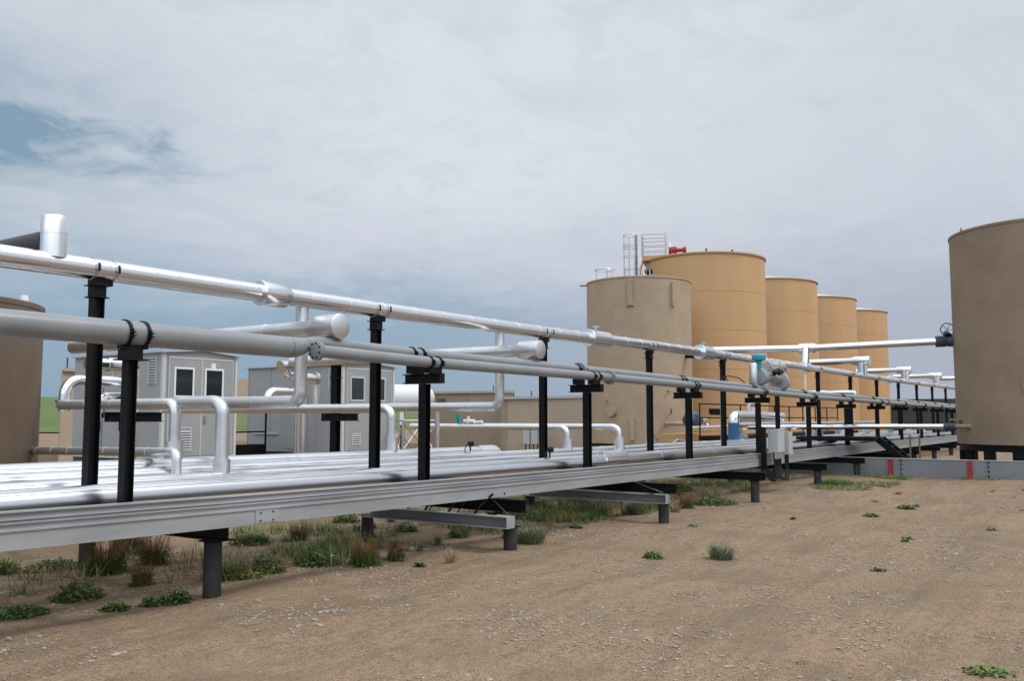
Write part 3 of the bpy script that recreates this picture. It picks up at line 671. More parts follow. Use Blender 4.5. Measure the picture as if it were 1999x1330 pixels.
# horizontal white vessel and its lattice frame
t = thing('horizontal_vessel', 'white horizontal vessel behind the second hut', 'tank', (33, 32, 0))
ax = V((-.56, .83, 0)).normalized()
MB().lathe((35.1, 28.7, 2.72), ax, [(.1, 0), (.35, .1), (.55, .32), (.65, .7), (.65, 5.0), (.55, 5.4), (.35, 5.6), (.1, 5.7)], 32).build('shell', WHITE, t)
for k in (1.6, 4.2):
    p = V((35.1, 28.7, 0))+ax*k; mb = MB(); mb.obox((p.x-.4, p.y-.3, 1.75), (p.x+.4, p.y+.3, 1.75), .2, .8); mb.build('saddle', WHITE, t)
    for yy in (-.45, .45): MB().box((p.x-.08+yy*.7, p.y+yy*.6-.06, -.02), (p.x+.08+yy*.7, p.y+yy*.6+.06, 1.35)).build('leg', PILE, t)
t = thing('lattice_frame', 'pale steel lattice frame seen between the second hut and the tee post', 'frame', (22.6, 19.3, 0))
mb = MB(); A = [(21.9, 19.2), (23.3, 18.9), (23.7, 19.9), (22.3, 20.0)]
for (x, y) in A: mb.cyl((x, y, -.02), (x, y, 1.62), .04, seg=8)
mb.build('leg', ALUN, t)
mb = MB()
for i in range(4):
    a, b_ = A[i], A[(i+1) % 4]
    for z0, z1 in ((.15, 1.55), (1.55, .15)): mb.cyl((*a, z0), (*b_, z1), .022, seg=6)
    mb.cyl((*a, 1.6), (*b_, 1.6), .03, seg=6)
mb.build('brace', ALUN, t)

# ------------------------------------------------------------------ tanks
CAMP = V((0, 0, 1.7))
def tframe(c):
    d = (V((0, 0, 0))-V((c[0], c[1], 0))).normalized(); r = V((-d.y, d.x, 0)); return d, r       # towards camera, to the right as seen
def tpt(c, R, s, z, out=0.):
    d, r = tframe(c); th = math.asin(max(-1, min(1, s))); n = d*math.cos(th)+r*math.sin(th)
    return V((c[0], c[1], z))+n*(R+out), n
def tank(name, label, c, R, z0, z1, m, slope, rimm, roofm, base=None, rim=.05, group=None, seg=72):
    t = thing(name, label, 'storage tank', (c[0], c[1], z0), group)
    MB().lathe((c[0], c[1], z0), (0, 0, 1), [(R, 0), (R, z1-z0)], seg).build('shell', m, t)
    MB().lathe((c[0], c[1], z1), (0, 0, 1), [(R+rim, -.05), (R+rim, .012), (R-.02, .03), (.2, .03+slope*R), (.02, .03+slope*R+.01)], seg).build('roof', roofm, t, ang=25)
    if rimm: MB().lathe((c[0], c[1], z1-.09), (0, 0, 1), [(R+.01, 0), (R+rim+.012, 0), (R+rim+.012, .05), (R+.01, .05)], seg).build('rim', rimm, t)
    return t
CO = [(43.6, 17.7), (53.3, 17.8), (62.7, 17.8), (71.8, 17.7)]
def seams(t, c, R, z0, z1, m, n=5):
    mb = MB()
    for k in range(1, n): z = z0+(z1-z0)*k/n; mb.lathe((c[0], c[1], z), (0, 0, 1), [(R+.001, 0), (R+.010, .006), (R+.010, .022), (R+.001, .028)], 72)
    mb.build('weld_seam', m, t)
on = ['largest and nearest ochre storage tank, with a railed platform and red valve on its roof', 'second ochre storage tank in the row, pale roof edge', 'third ochre storage tank in the row', 'farthest and smallest ochre storage tank in the row']
OT = []
for k, c in enumerate(CO):
    OT.append(tank('storage_tank', on[k], c, 3.02, .25, 9.75, ORANGE, .165, ORIM, PALE if k else ORANGE, group='row of ochre storage tanks'))
    seams(OT[-1], c, 3.02, .25, 9.75, ORANGE)
    MB().lathe((c[0], c[1], 0), (0, 0, 1), [(3.2, -.05), (3.2, .245)], 40).build('base_ring', PILE, OT[-1])
# second tank details on tank 1 : platform, caged ladder, red valve
c = CO[0]; d_, r_ = tframe(c); T1 = OT[0]
def P1(s, z, fwd=0.): # lateral in metres to the right as seen, forward towards camera
    return V((c[0], c[1], z))+r_*s+d_*fwd
pl_ = MB()
for a, b_ in ((-3.1, -1.95),):
    p, q = P1(a, 9.83, .9), P1(b_, 9.83, .9); pl_.obox(p, q, 1.1, .25)
pl_.build('platform', ORANGE, T1, smooth=False)
rl = MB()
for z in (10.1, 10.38, 10.66, 11.05):
    for f in (.38, 1.42): rl.cyl(P1(-3.12, z, f), P1(-1.93, z, f), .022, seg=6)
    rl.cyl(P1(-3.12, z, .38), P1(-3.12, z, 1.42), .022, seg=6)
for s_ in (-3.12, -1.93):
    for f in (.38, 1.42): rl.cyl(P1(s_, 9.9, f), P1(s_, 11.07, f), .03, seg=6)
rl.build('railing', ALUN, T1)
cg = MB()
for z in (9.35, 10.45, 10.6, 11.1, 10.0): cg.torus(P1(-3.72, z, 1.1), (0, 0, 1), .36, .02, 16, 5)
for k in range(7):
    a = math.pi*2*k/7; p = P1(-3.72+.36*math.cos(a), 8.6, 1.1+.36*math.sin(a)); cg.cyl(p, p+V((0, 0, 2.5)), .018, seg=5)
for s_ in (-3.42, -3.42+.0):
    cg.cyl(P1(s_, 1, 1.0), P1(s_, 11.1, 1.0), .03, seg=6); cg.cyl(P1(s_, 1, 1.35), P1(s_, 11.1, 1.35), .03, seg=6)
z = 1.
while z < 11: cg.cyl(P1(-3.42, z, 1.0), P1(-3.42, z, 1.35), .014, seg=5); z += .3
cg.build('caged_ladder', ALUN, T1)
sl_ = MB(); sl_.tube([P1(-3.05, 9.75, 1.2), P1(-3.2, 9.3, 1.3), P1(-3.2, 8.7, 1.3)], .06, .15, 8); sl_.build('drain_pipe', ORANGE, T1)
rv_ = MB(); rv_.cyl(P1(-1.75, 10.14, 1.6), P1(-.95, 10.14, 1.6), .10, seg=12); rv_.cyl(P1(-1.75, 10.14, 1.6), P1(-1.35, 10.14, 1.6), .19, seg=16); rv_.cyl(P1(-1.05, 10.14, 1.6), P1(-.88, 10.14, 1.6), .16, seg=14); rv_.build('roof_valve', RED, T1)
MB().cyl(P1(-1.55, 9.8, 1.6), P1(-1.55, 10.1, 1.6), .13, seg=12).build('valve_neck', ORANGE, T1)
MB().cyl(P1(-1.7, 10.3, 1.6), P1(-1.7, 10.62, 1.6), .10, .03, seg=10).build('hood', WHITE, T1)
mb = MB(); mb.cyl(P1(.1, 9.8, 2.6), P1(.1, 10.0, 2.6), .035, seg=6); mb.cyl(P1(1.35, 9.8, 2.2), P1(1.35, 9.93, 2.2), .06, seg=8); mb.build('roof_nozzle', BLACK, T1)
# middle tan tank
c2 = (36.3, 17.9); R2 = 2.32
T2 = tank('storage_tank', 'tan foam coated tank standing in front of the first ochre tank', c2, R2, .60, 7.72, BEIGE, .14, None, BEIGE, rim=.03)
sk = MB(); sk.lathe((c2[0], c2[1], .32), (0, 0, 1), [(R2-.05, 0), (R2-.05, .275)], 48); sk.build('base_ring', BLACK, T2)
for k in range(14):
    a = 2*math.pi*k/14; MB().cyl((c2[0]+2.1*math.cos(a), c2[1]+2.1*math.sin(a), -.05), (c2[0]+2.1*math.cos(a), c2[1]+2.1*math.sin(a), .318), .11, seg=10).build('pile', PILE, T2)
def fr(px, c=c2, pxc=1248., hw=101.): return (px-pxc)/hw
def strap2(s, z0, z1, wd):
    mb = MB()
    p0, n = tpt(c2, R2, s, z0, .05); p1, _ = tpt(c2, R2, s, z1, .05); mb.obox(p0, p1, wd, .10, up=n); return mb
strap2(-.15, 6.5, 7.55, .22).build('bracket', BEIGE, T2, smooth=False)
mb = strap2(-.15, 6.45, 6.52, .3); mb.build('bracket', BEIGE, T2, smooth=False)
strap2(.62, 6.45, 7.5, .14).build('bracket', BEIGE, T2, smooth=False)
strap2(-.14, .75, 1.7, .2).build('bracket', BEIGE, T2, smooth=False)
p, n = tpt(c2, R2, -.49, 1.95); MB().cyl(p-n*.1, p+n*.22, .2, seg=20).build('manway', BEIGE, T2)
for s_, z in ((-.51, 3.55), (.52, 2.85), (-.6, 2.45), (-.86, 3.9)):
    p, n = tpt(c2, R2, s_, z); MB().cyl(p-n*.05, p+n*.12, .05, seg=10).build('nozzle', BLACK if z > 3.5 else BEIGE, T2)
p, n = tpt(c2, R2, .86, 4.35); MB().cyl(p-n*.05, p+n*.75+V((0, 0, -.03)), .09, seg=14).build('nozzle', BLACK, T2)
d2, r2 = tframe(c2)
def P2(s, z, f=0.): return V((c2[0], c2[1], z))+r2*s+d2*f
MB().obox(P2(-2.62, 7.66, .2), P2(-2.2, 7.66, .2), .3, .03).build('bracket', BEIGE, T2, smooth=False)
mb = MB(); mb.torus(P2(-1.5, 8.28, .6), (0, 0, 1), .42, .025, 18, 5)
for k in range(5):
    a = 2*math.pi*k/5; p = P2(-1.5+.42*math.cos(a), 7.8, .6+.42*math.sin(a)); mb.cyl(p, p+V((0, 0, .48)), .018, seg=5)
mb.build('guard_ring', ALUN, T2)
mb = MB(); mb.cyl(P2(-1.05, 7.8, 1.1), P2(-1.0, 8.22, 1.1), .12, .16, 12); mb.build('roof_hatch', WHITE, T2)
mb = MB()
for s_, h_ in ((-.55, .3), (.35, .16), (.5, .2), (.15, .22)): mb.cyl(P2(s_, 7.8, 1.3), P2(s_, 7.95+h_, 1.3), .03, seg=6)
mb.build('roof_nozzle', ALUN, T2)
MB().cyl(P2(.3, 8.02, 1.2), P2(.62, 8.1, 1.2), .14, .1, 10).build('roof_valve', BLACK, T2)
nz = MB(); nz.tube([P2(1.1, 1.45, 2.1), P2(1.55, 1.45, 2.6), P2(2.6, 1.45, 2.8)], .09, .1, 10); nz.build('outlet_pipe', BEIGE, T2)
nz = MB(); nz.cyl(P2(1.3, 1.9, 2.0), P2(1.3, 2.1, 2.9), .04, seg=8); nz.cyl(P2(1.95, 1.2, 2.0), P2(1.95, 2.05, 2.1), .05, seg=8); nz.build('nozzle', BEIGE, T2)
# right brown tank
c3 = (29.4, 1.745); R3 = 2.4
T3 = tank('storage_tank', 'big brown foam coated tank cut off by the right edge of the photo', c3, R3, .97, 6.97, DBEIGE, .12, None, DBEIGE, rim=.02)
MB().lathe((c3[0], c3[1], .78), (0, 0, 1), [(R3-.06, 0), (R3-.06, .188)], 48).build('base_ring', BLACK, T3)
for k in range(16):
    a = 2*math.pi*k/16+.1; MB().box((c3[0]+2.2*math.cos(a)-.13, c3[1]+2.2*math.sin(a)-.13, -.0), (c3[0]+2.2*math.cos(a)+.13, c3[1]+2.2*math.sin(a)+.13, .778)).build('pile', BLACK, T3)
p, n = tpt(c3, R3, -.12, 1.6+.95); MB().cyl(p-n*.1, p+n*.06, .33, seg=28).build('manway', DBEIGE, T3)
p, n = tpt(c3, R3, -.86, 6.99); MB().cyl(p-n*.1, p-n*.1+V((0, 0, .12)), .04, .02, seg=8).build('roof_nozzle', DBEIGE, T3)
p, n = tpt(c3, R3, -.93, 1.6); MB().obox(p-n*.1+V((0, 0, .05)), p+n*.25+V((0, 0, .05)), .25, .06).build('nozzle', DBEIGE, T3)
# left brown tank
c4 = (5.36, 13.82); R4 = 1.75
T4 = tank('storage_tank', 'brown foam coated tank cut off by the left edge of the photo', c4, R4, .1, 3.27, LBROWN, .02, None, LBROWN, rim=.01)
p, n = tpt(c4, R4, .86, 3.3); MB().cyl(p-n*.12, p-n*.12+V((0, 0, .09)), .06, .05, seg=14).build('roof_hatch', WHITE, T4)

# ------------------------------------------------------------------ long cross pipe into the brown tank, valve with handwheel
t = thing('cross_pipe', 'high silver pipe crossing above the rack to a valve on the brown right tank', 'pipe', (27.6, 7.9, 3.8))
A_, B_ = V((26.4, 11.0, 3.80)), V((28.75, 4.55, 3.935)); dd = (B_-A_).normalized()
MB().tube([A_, V((27.55, 7.9, 3.81)), B_], .105, seg=22).build('jacket', ALU, t)
MB().lathe(V((27.55, 7.9, 3.81))-dd*.28, dd, [(.105, 0), (.15, 0), (.15, .48), (.105, .48)], 24).build('sleeve', ALU, t)
MB().tube([(27.45, 7.95, 3.82), (27.3, 7.95, 3.2)], .13, seg=20).build('riser', ALU, t)
E_ = V((28.98, 3.9, 3.95)); MB().lathe(B_, (E_-B_), [(.105, 0), (.165, .02), (.165, .28), (.15, .30), (.15, .34), (.165, .36), (.165, .72)], 24).build('valve_body', DBLUE, t)
mb = MB(); wc = (B_+E_)/2+V((0, 0, .34)); mb.torus(wc, (1, .5, 0), .19, .014, 24, 6)
for k in range(5):
    a = 2*math.pi*k/5; ax2 = V((1, .5, 0)).normalized(); o1 = ax2.orthogonal().normalized(); o2 = ax2.cross(o1); mb.cyl(wc, wc+(o1*math.cos(a)+o2*math.sin(a))*.19, .008, seg=5)
mb.cyl(wc+V((-.1, -.05, -.2)), wc+V((.1, .05, -.12)), .09, seg=12); mb.build('handwheel', BLACK, t)
t = thing('cross_pipe', 'low pale silver pipe crossing in front of the far posts to the brown right tank', 'pipe', (27.9, 9.9, 1.4))
MB().tube([(27.9, 9.95, 1.40), (27.9, 4.55, 1.45), (27.9, 4.28, 1.452)], .075, seg=20).build('jacket', ALU, t)
MB().lathe((27.9, 4.28, 1.452), (0, -1, 0), [(.085, 0), (.095, .02), (.095, .12), (.08, .13), (.08, .16), (.095, .17), (.095, .3)], 18).build('coupling', DBLUE, t)
MB().cyl((27.9, 3.98, 1.455), (27.9, 3.3, 1.46), .065, seg=14).build('nozzle', DBEIGE, t)
t = thing('cross_pipe', 'thin silver pipe elbowing down onto the grey pipes at the farther ochre tanks', 'pipe', (27.9, 9.9, 2.5))
MB().tube([(29.4, 10.5, 2.52), (30.4, 7.25, 2.52), (30.4, 7.25, 2.3)], .075, .2, 16).build('jacket', ALU, t)
MB().cyl((30.4, 7.25, 2.28), (30.4, 7.25, 2.36), .09, seg=14).build('coupling', TEAL, t)

# ------------------------------------------------------------------ control valve with teal actuator
t = thing('control_valve', 'control valve with teal actuator and looping silver pipe in front of the high pipe', 'valve', (21.6, 7.4, 2.35))
MB().lathe((21.0, 7.2, 3.02), (0, 0, 1), [(.05, 0), (.08, .03), (.16, .06), (.17, .12), (.16, .17), (.08, .21)], 24).build('actuator', TEAL, t)
MB().cyl((21.0, 7.2, 2.86), (21.0, 7.2, 3.05), .06, seg=14).build('yoke', TEAL, t)
MB().lathe((20.75, 7.25, 2.47), (0, 0, 1), [(.10, 0), (.105, .02), (.105, .48), (.08, .52)], 20).build('riser', ALUN, t)
MB().lathe((20.75, 7.25, 2.36), (0, 0, 1), [(.14, 0), (.14, .04), (.06, .05), (.06, .11)], 18).build('base_flange', GREY, t)
MB().lathe((20.95, 7.22, 2.68), (1, 0, 0), [(.06, 0), (.19, .02), (.22, .12), (.19, .24), (.13, .28), (.19, .30), (.19, .34)], 24).build('valve_body', CAST, t)
MB().tube([(21.3, 7.2, 2.70), (22.5, 7.2, 2.66)], .12, seg=20).build('body_pipe', ALUN, t)
MB().lathe((22.45, 7.2, 2.62), (1, 0, -.1), [(.14, 0), (.22, .02), (.24, .16), (.2, .3), (.1, .36)], 24).build('check_valve', CAST, t)
MB().tube([(21.6, 7.25, 2.98), (22.95, 7.25, 3.02), (22.95, 7.25, 2.62)], .125, .22, 22).build('loop_pipe', ALU, t)
mb = MB(); mb.torus((21.75, 7.05, 3.02), (1, .3, 0), .10, .01, 18, 5); mb.build('handwheel', ALUN, t)
mb = MB(); mb.cyl((21.65, 7.05, 2.78), (21.85, 7.0, 2.86), .06, seg=10); mb.cyl((22.0, 7.05, 2.78), (22.12, 7.0, 2.84), .05, seg=10); mb.build('gauge', BLACK, t)
mb = MB(); mb.tube([(20.6, 7.3, 2.42), (20.2, 7.4, 2.62), (19.75, 7.5, 2.66), (19.3, 7.5, 2.55)], .012, .12, 7); mb.torus((19.35, 7.45, 2.52), (.5, 1, 0), .11, .01, 20, 5); mb.build('tubing', BLACK, t)
# small teal valve on the low pipe before the tan shed
t = thing('control_valve', 'small teal and white valve on the low pipe in front of the tan shed', 'valve', (14.4, 11.3, 1.6))
mb = MB(); mb.cyl((14.4, 11.15, 1.66), (14.4, 11.15, 1.76), .055, seg=14); mb.cyl((14.4, 11.15, 1.57), (14.4, 11.15, 1.66), .03, seg=10); mb.build('actuator', TEAL, t)
mb = MB(); mb.cyl((14.4, 11.0, 1.63), (14.4, 10.75, 1.63), .04, seg=12); mb.cyl((14.4, 10.9, 1.57), (14.4, 10.9, 1.73), .03, seg=10); mb.cyl((14.4, 10.75, 1.6), (14.4, 10.55, 1.62), .03, seg=8); mb.build('valve_body', WHITE, t)

# ------------------------------------------------------------------ electrical boxes, conduits, cables
t = thing('electrical_box', 'wider light grey enclosure on the rack beam above hanging cables', 'electrical box', (20.2, 6.6, .8), 'grey enclosures on the rack beam')
MB().box((19.98, 6.46, .93), (20.46, 6.68, 1.44)).build('cabinet', BOXW, t, smooth=False)
MB().box((19.97, 6.452, 1.425), (20.47, 6.458, 1.45)).build('cover_lip', TRIM, t, smooth=False)
for k in range(5):
    x = 20.02+k*.1
    MB().tube([(x, 6.56, .93), (x, 6.55, .60), (x-.08, 6.50, .30+.035*k), (x-.42, 6.5, .32+.02*k), (x-.7, 6.62, .56)], .024, .15, 9).build('cable', RUBBER, t)
for k in range(4): x = 20.03+k*.13; MB().cyl((x, 6.54, .78), (x, 6.54, .928), .03, seg=10).build('gland', ALUN, t)
MB().box((19.82, 6.7, .5), (19.93, 6.80, 1.48)).build('bracket', BLACK, t, smooth=False)
t = thing('electrical_box', 'narrower light grey enclosure, right one of the pair on the rack beam', 'electrical box', (20.9, 6.6, .8), 'grey enclosures on the rack beam')
MB().box((20.58, 6.40, .86), (20.86, 6.60, 1.38)).build('cabinet', BOXW, t, smooth=False)
for k in range(3): x = 20.62+k*.09; MB().tube([(x, 6.5, .86), (x, 6.5, .50), (x-.18, 6.45, .30), (x-.5, 6.5, .36), (x-.75, 6.6, .5)], .022, .13, 9).build('cable', RUBBER, t)
# black cables hanging from the tray to the outrigger
for i, (y, g_) in enumerate(((8.05, 0), (7.75, 0), (7.68, 1), (7.35, 0), (7.2, 1), (6.92, 0))):
    x = 9.42
    mb = MB(); mb.tube([(x+.1, y-.12, .72), (x+.06, y-.05, .64), (x, y+.02, .56), (x-.03, y+.1, .44)], .016 if not g_ else .009, .05, 8); o = mb.build('hanging_cable', RUBBER); tag(o, 'black cable looping down from the beam to the grey outrigger channel', 'cable', 'black cables at the first outrigger channel')
o = MB().cyl((9.46, 6.5, .46), (9.6, 6.9, .67), .004, seg=6).build('ground_wire', LEAFD); tag(o, 'thin green grounding wire at the end of the first outrigger channel', 'wire')
o = MB().cyl((13.56, 6.22, .46), (13.6, 6.86, .65), .007, seg=6).build('ground_wire', ALUN); tag(o, 'thin pale grounding wire at the end of the second outrigger channel', 'wire')

# ------------------------------------------------------------------ containment wall and red posts
WX = 26.45
t = thing('containment_wall', 'low dark grey steel containment wall with pale top edge and bolted joints', 'wall', (WX, 0, .1))
MB().box((WX, -14, .0), (WX+.05, 10.5, .575)).build('panel', STEELW, t, smooth=False)
MB().box((WX-.02, -14, .577), (WX+.08, 10.5, .592)).build('top_edge', TRIM, t, smooth=False)
jy = [7.35, 5.18, 3.05, .9, 9.4, -1.2]
mb = MB()
for y in jy:
    for z in (.17, .3, .42, .53): mb.cyl((WX-.001, y-.03, z), (WX-.014, y-.03, z), .02, seg=8); mb.cyl((WX-.001, y+.05, z), (WX-.014, y+.05, z), .012, seg=8)
mb.build('bolt', BLACK, t)
mb = MB()
for y in jy: mb.box((WX-.006, y-.005, .0), (WX-.0005, y+.005, .575))
mb.build('joint', BLACK, t, smooth=False)
for y, lab in ((5.43, 'red post on the containment wall nearer the rack, left of the pair'), (3.47, 'red post on the containment wall just below the brown tank, right of the pair'), (1.35, None)):
    if not lab: continue
    r_p = thing('wall_post', lab, 'post', (WX, y, .1), 'red posts on the containment wall')
    MB().box((WX-.07, y-.055, .10), (WX-.015, y+.055, .56)).build('post', RED, r_p, smooth=False)
    mb = MB(); mb.box((WX-.16, y-.12, .08), (WX-.012, y+.12, .10)); mb.obox((WX-.13, y, .10), (WX-.07, y, .24), .03, .03); mb.build('foot_plate', RED, r_p, smooth=False)

# ------------------------------------------------------------------ walkway, stairs, far clutter
t = thing('walkway', 'black steel walkway behind the far rack with a stair and handrail', 'walkway', (26, 9, 1))
MB().box((25.4, 9.7, 1.02), (41, 10.6, 1.16)).build('deck', BLACK, t, smooth=False)
mb = MB()
for z in (1.7, 2.12): mb.cyl((25.4, 10.55, z), (41, 10.55, z), .022, seg=6)
for k in range(10): mb.cyl((25.4+k*1.73, 10.55, 1.16), (25.4+k*1.73, 10.55, 2.12), .022, seg=6)
mb.build('handrail', BLACK, t)
mb = MB()
for k in range(5): mb.cyl((26+k*3.5, 10.1, 0), (26+k*3.5, 10.1, 1.02), .07, seg=8)
mb.build('leg', BLACK, t)
t = thing('walkway', 'black steel stair slanting down in front of the far rack beside the brown tank', 'stair', (30, 5.2, .5))
MB().box((27.4, 6.05, 1.02), (28.5, 8.3, 1.14)).build('deck', BLACK, t, smooth=False)
for dx in (0, .7): MB().obox((28.0+dx, 6.1, 1.08), (28.0+dx, 5.2, .3), .05, .18).build('stringer', BLACK, t, smooth=False)
mb = MB()
for k in range(5): mb.box((28.03, 6.0-.18*k-.1, 1.0-.16*k), (28.67, 6.0-.18*k+.1, 1.02-.16*k))
mb.build('tread', BLACK, t, smooth=False)
mb = MB()
for dx in (0,): mb.cyl((28., 5.2, .1), (28., 5.2, 1.2), .025, seg=6); mb.cyl((28., 4.95, .1), (28., 4.95, 1.2), .025, seg=6)
mb.build('rail_post', WOOD, t)
o = MB().box((78, 6.5, -.1), (92, 21.5, 3.2)).build('dark_building', DARKB, smooth=False); tag(o, 'low dark grey building at the end of the rack on the horizon', 'building')
# far rack clutter: small valves on pipes between the posts
def vknob(x, y, z, m):
    mb = MB(); mb.cyl((x, y, z), (x, y, z+.22), .05, seg=10); mb.lathe((x-.16, y, z+.05), (1, 0, 0), [(.1, 0), (.1, .05), (.06, .06), (.06, .26), (.1, .27), (.1, .32)], 14); mb.torus((x, y, z+.26), (0, 0, 1), .1, .012, 14, 5)
    o = mb.build('gate_valve', m); return o
vs_pos = [(24.2, 8.8), (27.6, 8.9), (29.5, 8.2), (31.2, 8.9), (33.1, 8.3), (34.6, 8.9), (36.8, 8.4), (38.4, 8.8), (40.6, 8.3), (42.8, 8.8), (45, 8.4), (47.5, 8.8)]
for i, (x, y) in enumerate(vs_pos):
    tag(vknob(x, y, 1.12, [ALUN, WHITE, CAST][i % 3]), 'small gate valve on the far deck pipes between the posts', 'valve', 'gate valves on the far deck pipes')
for i, (x, y, z) in enumerate(((30, 9.6, 1.5), (36, 9.6, 1.35))):
    o = MB().tube([(x-4+4*i, y, z), (x+14, y, z)], .06, seg=12).build('clad_pipe', ALU); tag(o, ['upper of two slim silver pipes behind the far walkway railing', 'lower of two slim silver pipes behind the far walkway railing'][i], 'pipe')
o = MB().tube([(31.6, 9.2, 1.0), (31.6, 9.2, 3.2)], .04, seg=8).build('stand_pipe', WHITE); tag(o, 'tall thin white stand pipe in front of the second ochre tank', 'pipe')
o = MB().tube([(21.1, 8.2, 1.05), (21.1, 8.2, 2.2)], .03, seg=8).build('stand_pipe', ALUN); tag(o, 'thin grey stand pipe left of the enclosures, under the teal valve', 'pipe')
# yellow skid with blue pump, left of centre-right
t = thing('pump_skid', 'ochre pump skid with a blue motor between the tan tank and the ochre tank', 'pump skid', (33, 13.5, .2))
MB().box((29.6, 12.2, .25), (36.5, 14.2, .55)).build('base_frame', YEL, t, smooth=False)
mb = MB(); mb.box((29.8, 12.25, .95), (36.4, 14.0, 1.12)); mb.build('deck', YEL, t, smooth=False)
mb = MB()
for x in (29.9, 31.4, 33, 34.6, 36.2): mb.box((x, 12.3, .5), (x+.12, 12.42, .95))
mb.build('leg', YEL, t, smooth=False)
MB().lathe((29.9, 12.9, 1.62), (1, -.0, 0), [(.1, 0), (.2, .05), (.24, .2), (.24, .9), (.2, 1.0), (.1, 1.05)], 20).build('motor', DBLUE, t)
MB().lathe((30.3, 12.9, 1.75), (0, 0, 1), [(.25, 0), (.25, .08), (.12, .16), (.05, .18)], 18).build('terminal_box', BLUE, t)
MB().tube([(30.9, 12.9, 1.6), (31.6, 12.9, 1.6), (31.6, 12.9, 1.2)], .13, .22, 16).build('elbow_pipe', ALU, t)
MB().tube([(29.2, 12.6, 1.32), (36, 12.6, 1.36)], .1, seg=16).build('main_pipe', ALU, t)
mb = MB()
for k in range(6): mb.cyl((32.8+k*.22, 13.2, 1.85), (32.8+k*.22, 13.2, 2.05), .05, seg=8)
mb.box((32.7, 13.1, 1.80), (34.1, 13.16, 1.85)); mb.build('manifold', BLACK, t)
MB().box((32.4, 13.0, 1.12), (35.2, 13.6, 1.78)).build('housing', YEL, t, smooth=False)
t = thing('pipe_elbow', 'blue wrapped vertical pipe with silver elbow beside the enclosures', 'pipe', (23.5, 8.4, 1))
MB().cyl((23.4, 8.75, 1.0), (23.4, 8.75, 1.56), .155, seg=20).build('wrap', BLUE, t)
MB().tube([(23.4, 8.75, 1.4), (23.4, 8.75, 1.75), (27.5, 8.75, 1.72)], .14, .28, 20).build('elbow_pipe', ALU, t)
t = thing('silver_instrument', 'small white and silver instrument on stand above the blue wrapped pipe', 'instrument', (26, 9.4, 1.8))
mb = MB(); mb.cyl((26.3, 9.2, 1.7), (26.3, 9.2, 2.0), .1, seg=14); mb.torus((26.3, 9.2, 2.0), (1, .4, 0), .16, .04, 16, 6); mb.build('housing', WHITE, t)
# pale pipe stands on deck beside tan tank base
t = thing('pipe_stand', 'small pale steel frame of pipes at the foot of the tan tank', 'frame', (19, 9.6, .9))
mb = MB(); mb.tube([(23.2, 11.3, .5), (23.5, 11.3, 1.4), (23.9, 11.1, .9), (25.4, 10.9, .9), (25.8, 10.7, .5)], .035, .1, 8); mb.tube([(24.2, 11, .9), (24.8, 11, 1.05), (26.1, 10.6, .7)], .03, .08, 8); mb.build('frame', ALUN, t)

# ------------------------------------------------------------------ gravel
def rocks():
    ico = bmesh.new(); bmesh.ops.create_icosphere(ico, subdivisions=1, radius=1); bv = [v.co.copy() for v in ico.verts]; bf = [tuple(v.index for v in f.verts) for f in ico.faces]; ico.free()
    vs = []; fs = []; rnd = random.Random(3); n = 0
    tries = 0
    while n < 38000 and tries < 500000:
        tries += 1
        x = rnd.uniform(1.5, 26); y = rnd.uniform(-5, 11.5)
        if x+y < 4.4: continue
        if rnd.random() < (x-6)/40: continue
        d = mathutils.noise.noise(V((x*.9, y*.9, 3.3)))+.5*mathutils.noise.noise(V((x*2.7, y*2.7, 9)))
        if d < rnd.uniform(-.2, .5): continue
        s = .0042+.014*rnd.random()**3
        if rnd.random() < .008: s = rnd.uniform(.018, .034)
        a = rnd.uniform(0, 6.28); sx, sy, sz_ = s*rnd.uniform(.8, 1.7), s*rnd.uniform(.7, 1.2), s*rnd.uniform(.35, .7); ca, sa = math.cos(a), math.sin(a)
        z = gz(x, y)+.035*mathutils.noise.noise(V((x*.6, y*.6, 0)))+.016*mathutils.noise.noise(V((x*2.4, y*2.4, 0)))+.004
        k = len(vs)
        for v in bv:
            j = 1+.35*(rnd.random()-.5); X, Y, Z_ = v.x*sx*j, v.y*sy*j, v.z*sz_*j
            vs.append((x+X*ca-Y*sa, y+X*sa+Y*ca, z+Z_))
        fs += [tuple(i+k for i in f) for f in bf]; n += 1
    o = MB().add(vs, fs).build('gravel', ROCK, smooth=False); tag(o, 'pale gravel scattered over the brown dirt', 'gravel', kind='stuff')
rocks()

# ------------------------------------------------------------------ weeds
def blade(vs, fs, p, d, h, wd, bend, seg=4):
    # curved tapering blade
    d = V(d); side = d.cross(V((0, 0, 1)));
    if side.length < 1e-4: side = V((1, 0, 0))
    side.normalize(); k = len(vs); q = V(p); dirv = (V((0, 0, 1))+d*.25).normalized()
    for i in range(seg+1):
        t = i/seg; w_ = wd*(1-t**1.6)+.0008
        vs.append(q-side*w_/2); vs.append(q+side*w_/2)
        dirv = (dirv+d*bend/seg).normalized(); q = q+dirv*h/seg
    for i in range(seg): fs.append((k+2*i, k+2*i+1, k+2*i+3, k+2*i+2))
def leafq(vs, fs, p, n, s, rnd):
    a = V((rnd.uniform(-1, 1), rnd.uniform(-1, 1), rnd.uniform(-.3, .5))).normalized(); b_ = a.cross(V(n)).normalized(); k = len(vs); p = V(p)
    vs += [p, p+a*s*.5+b_*s*.28, p+a*s+V((0, 0, -s*.15)), p+a*s*.5-b_*s*.28]; fs.append((k, k+1, k+2, k+3))
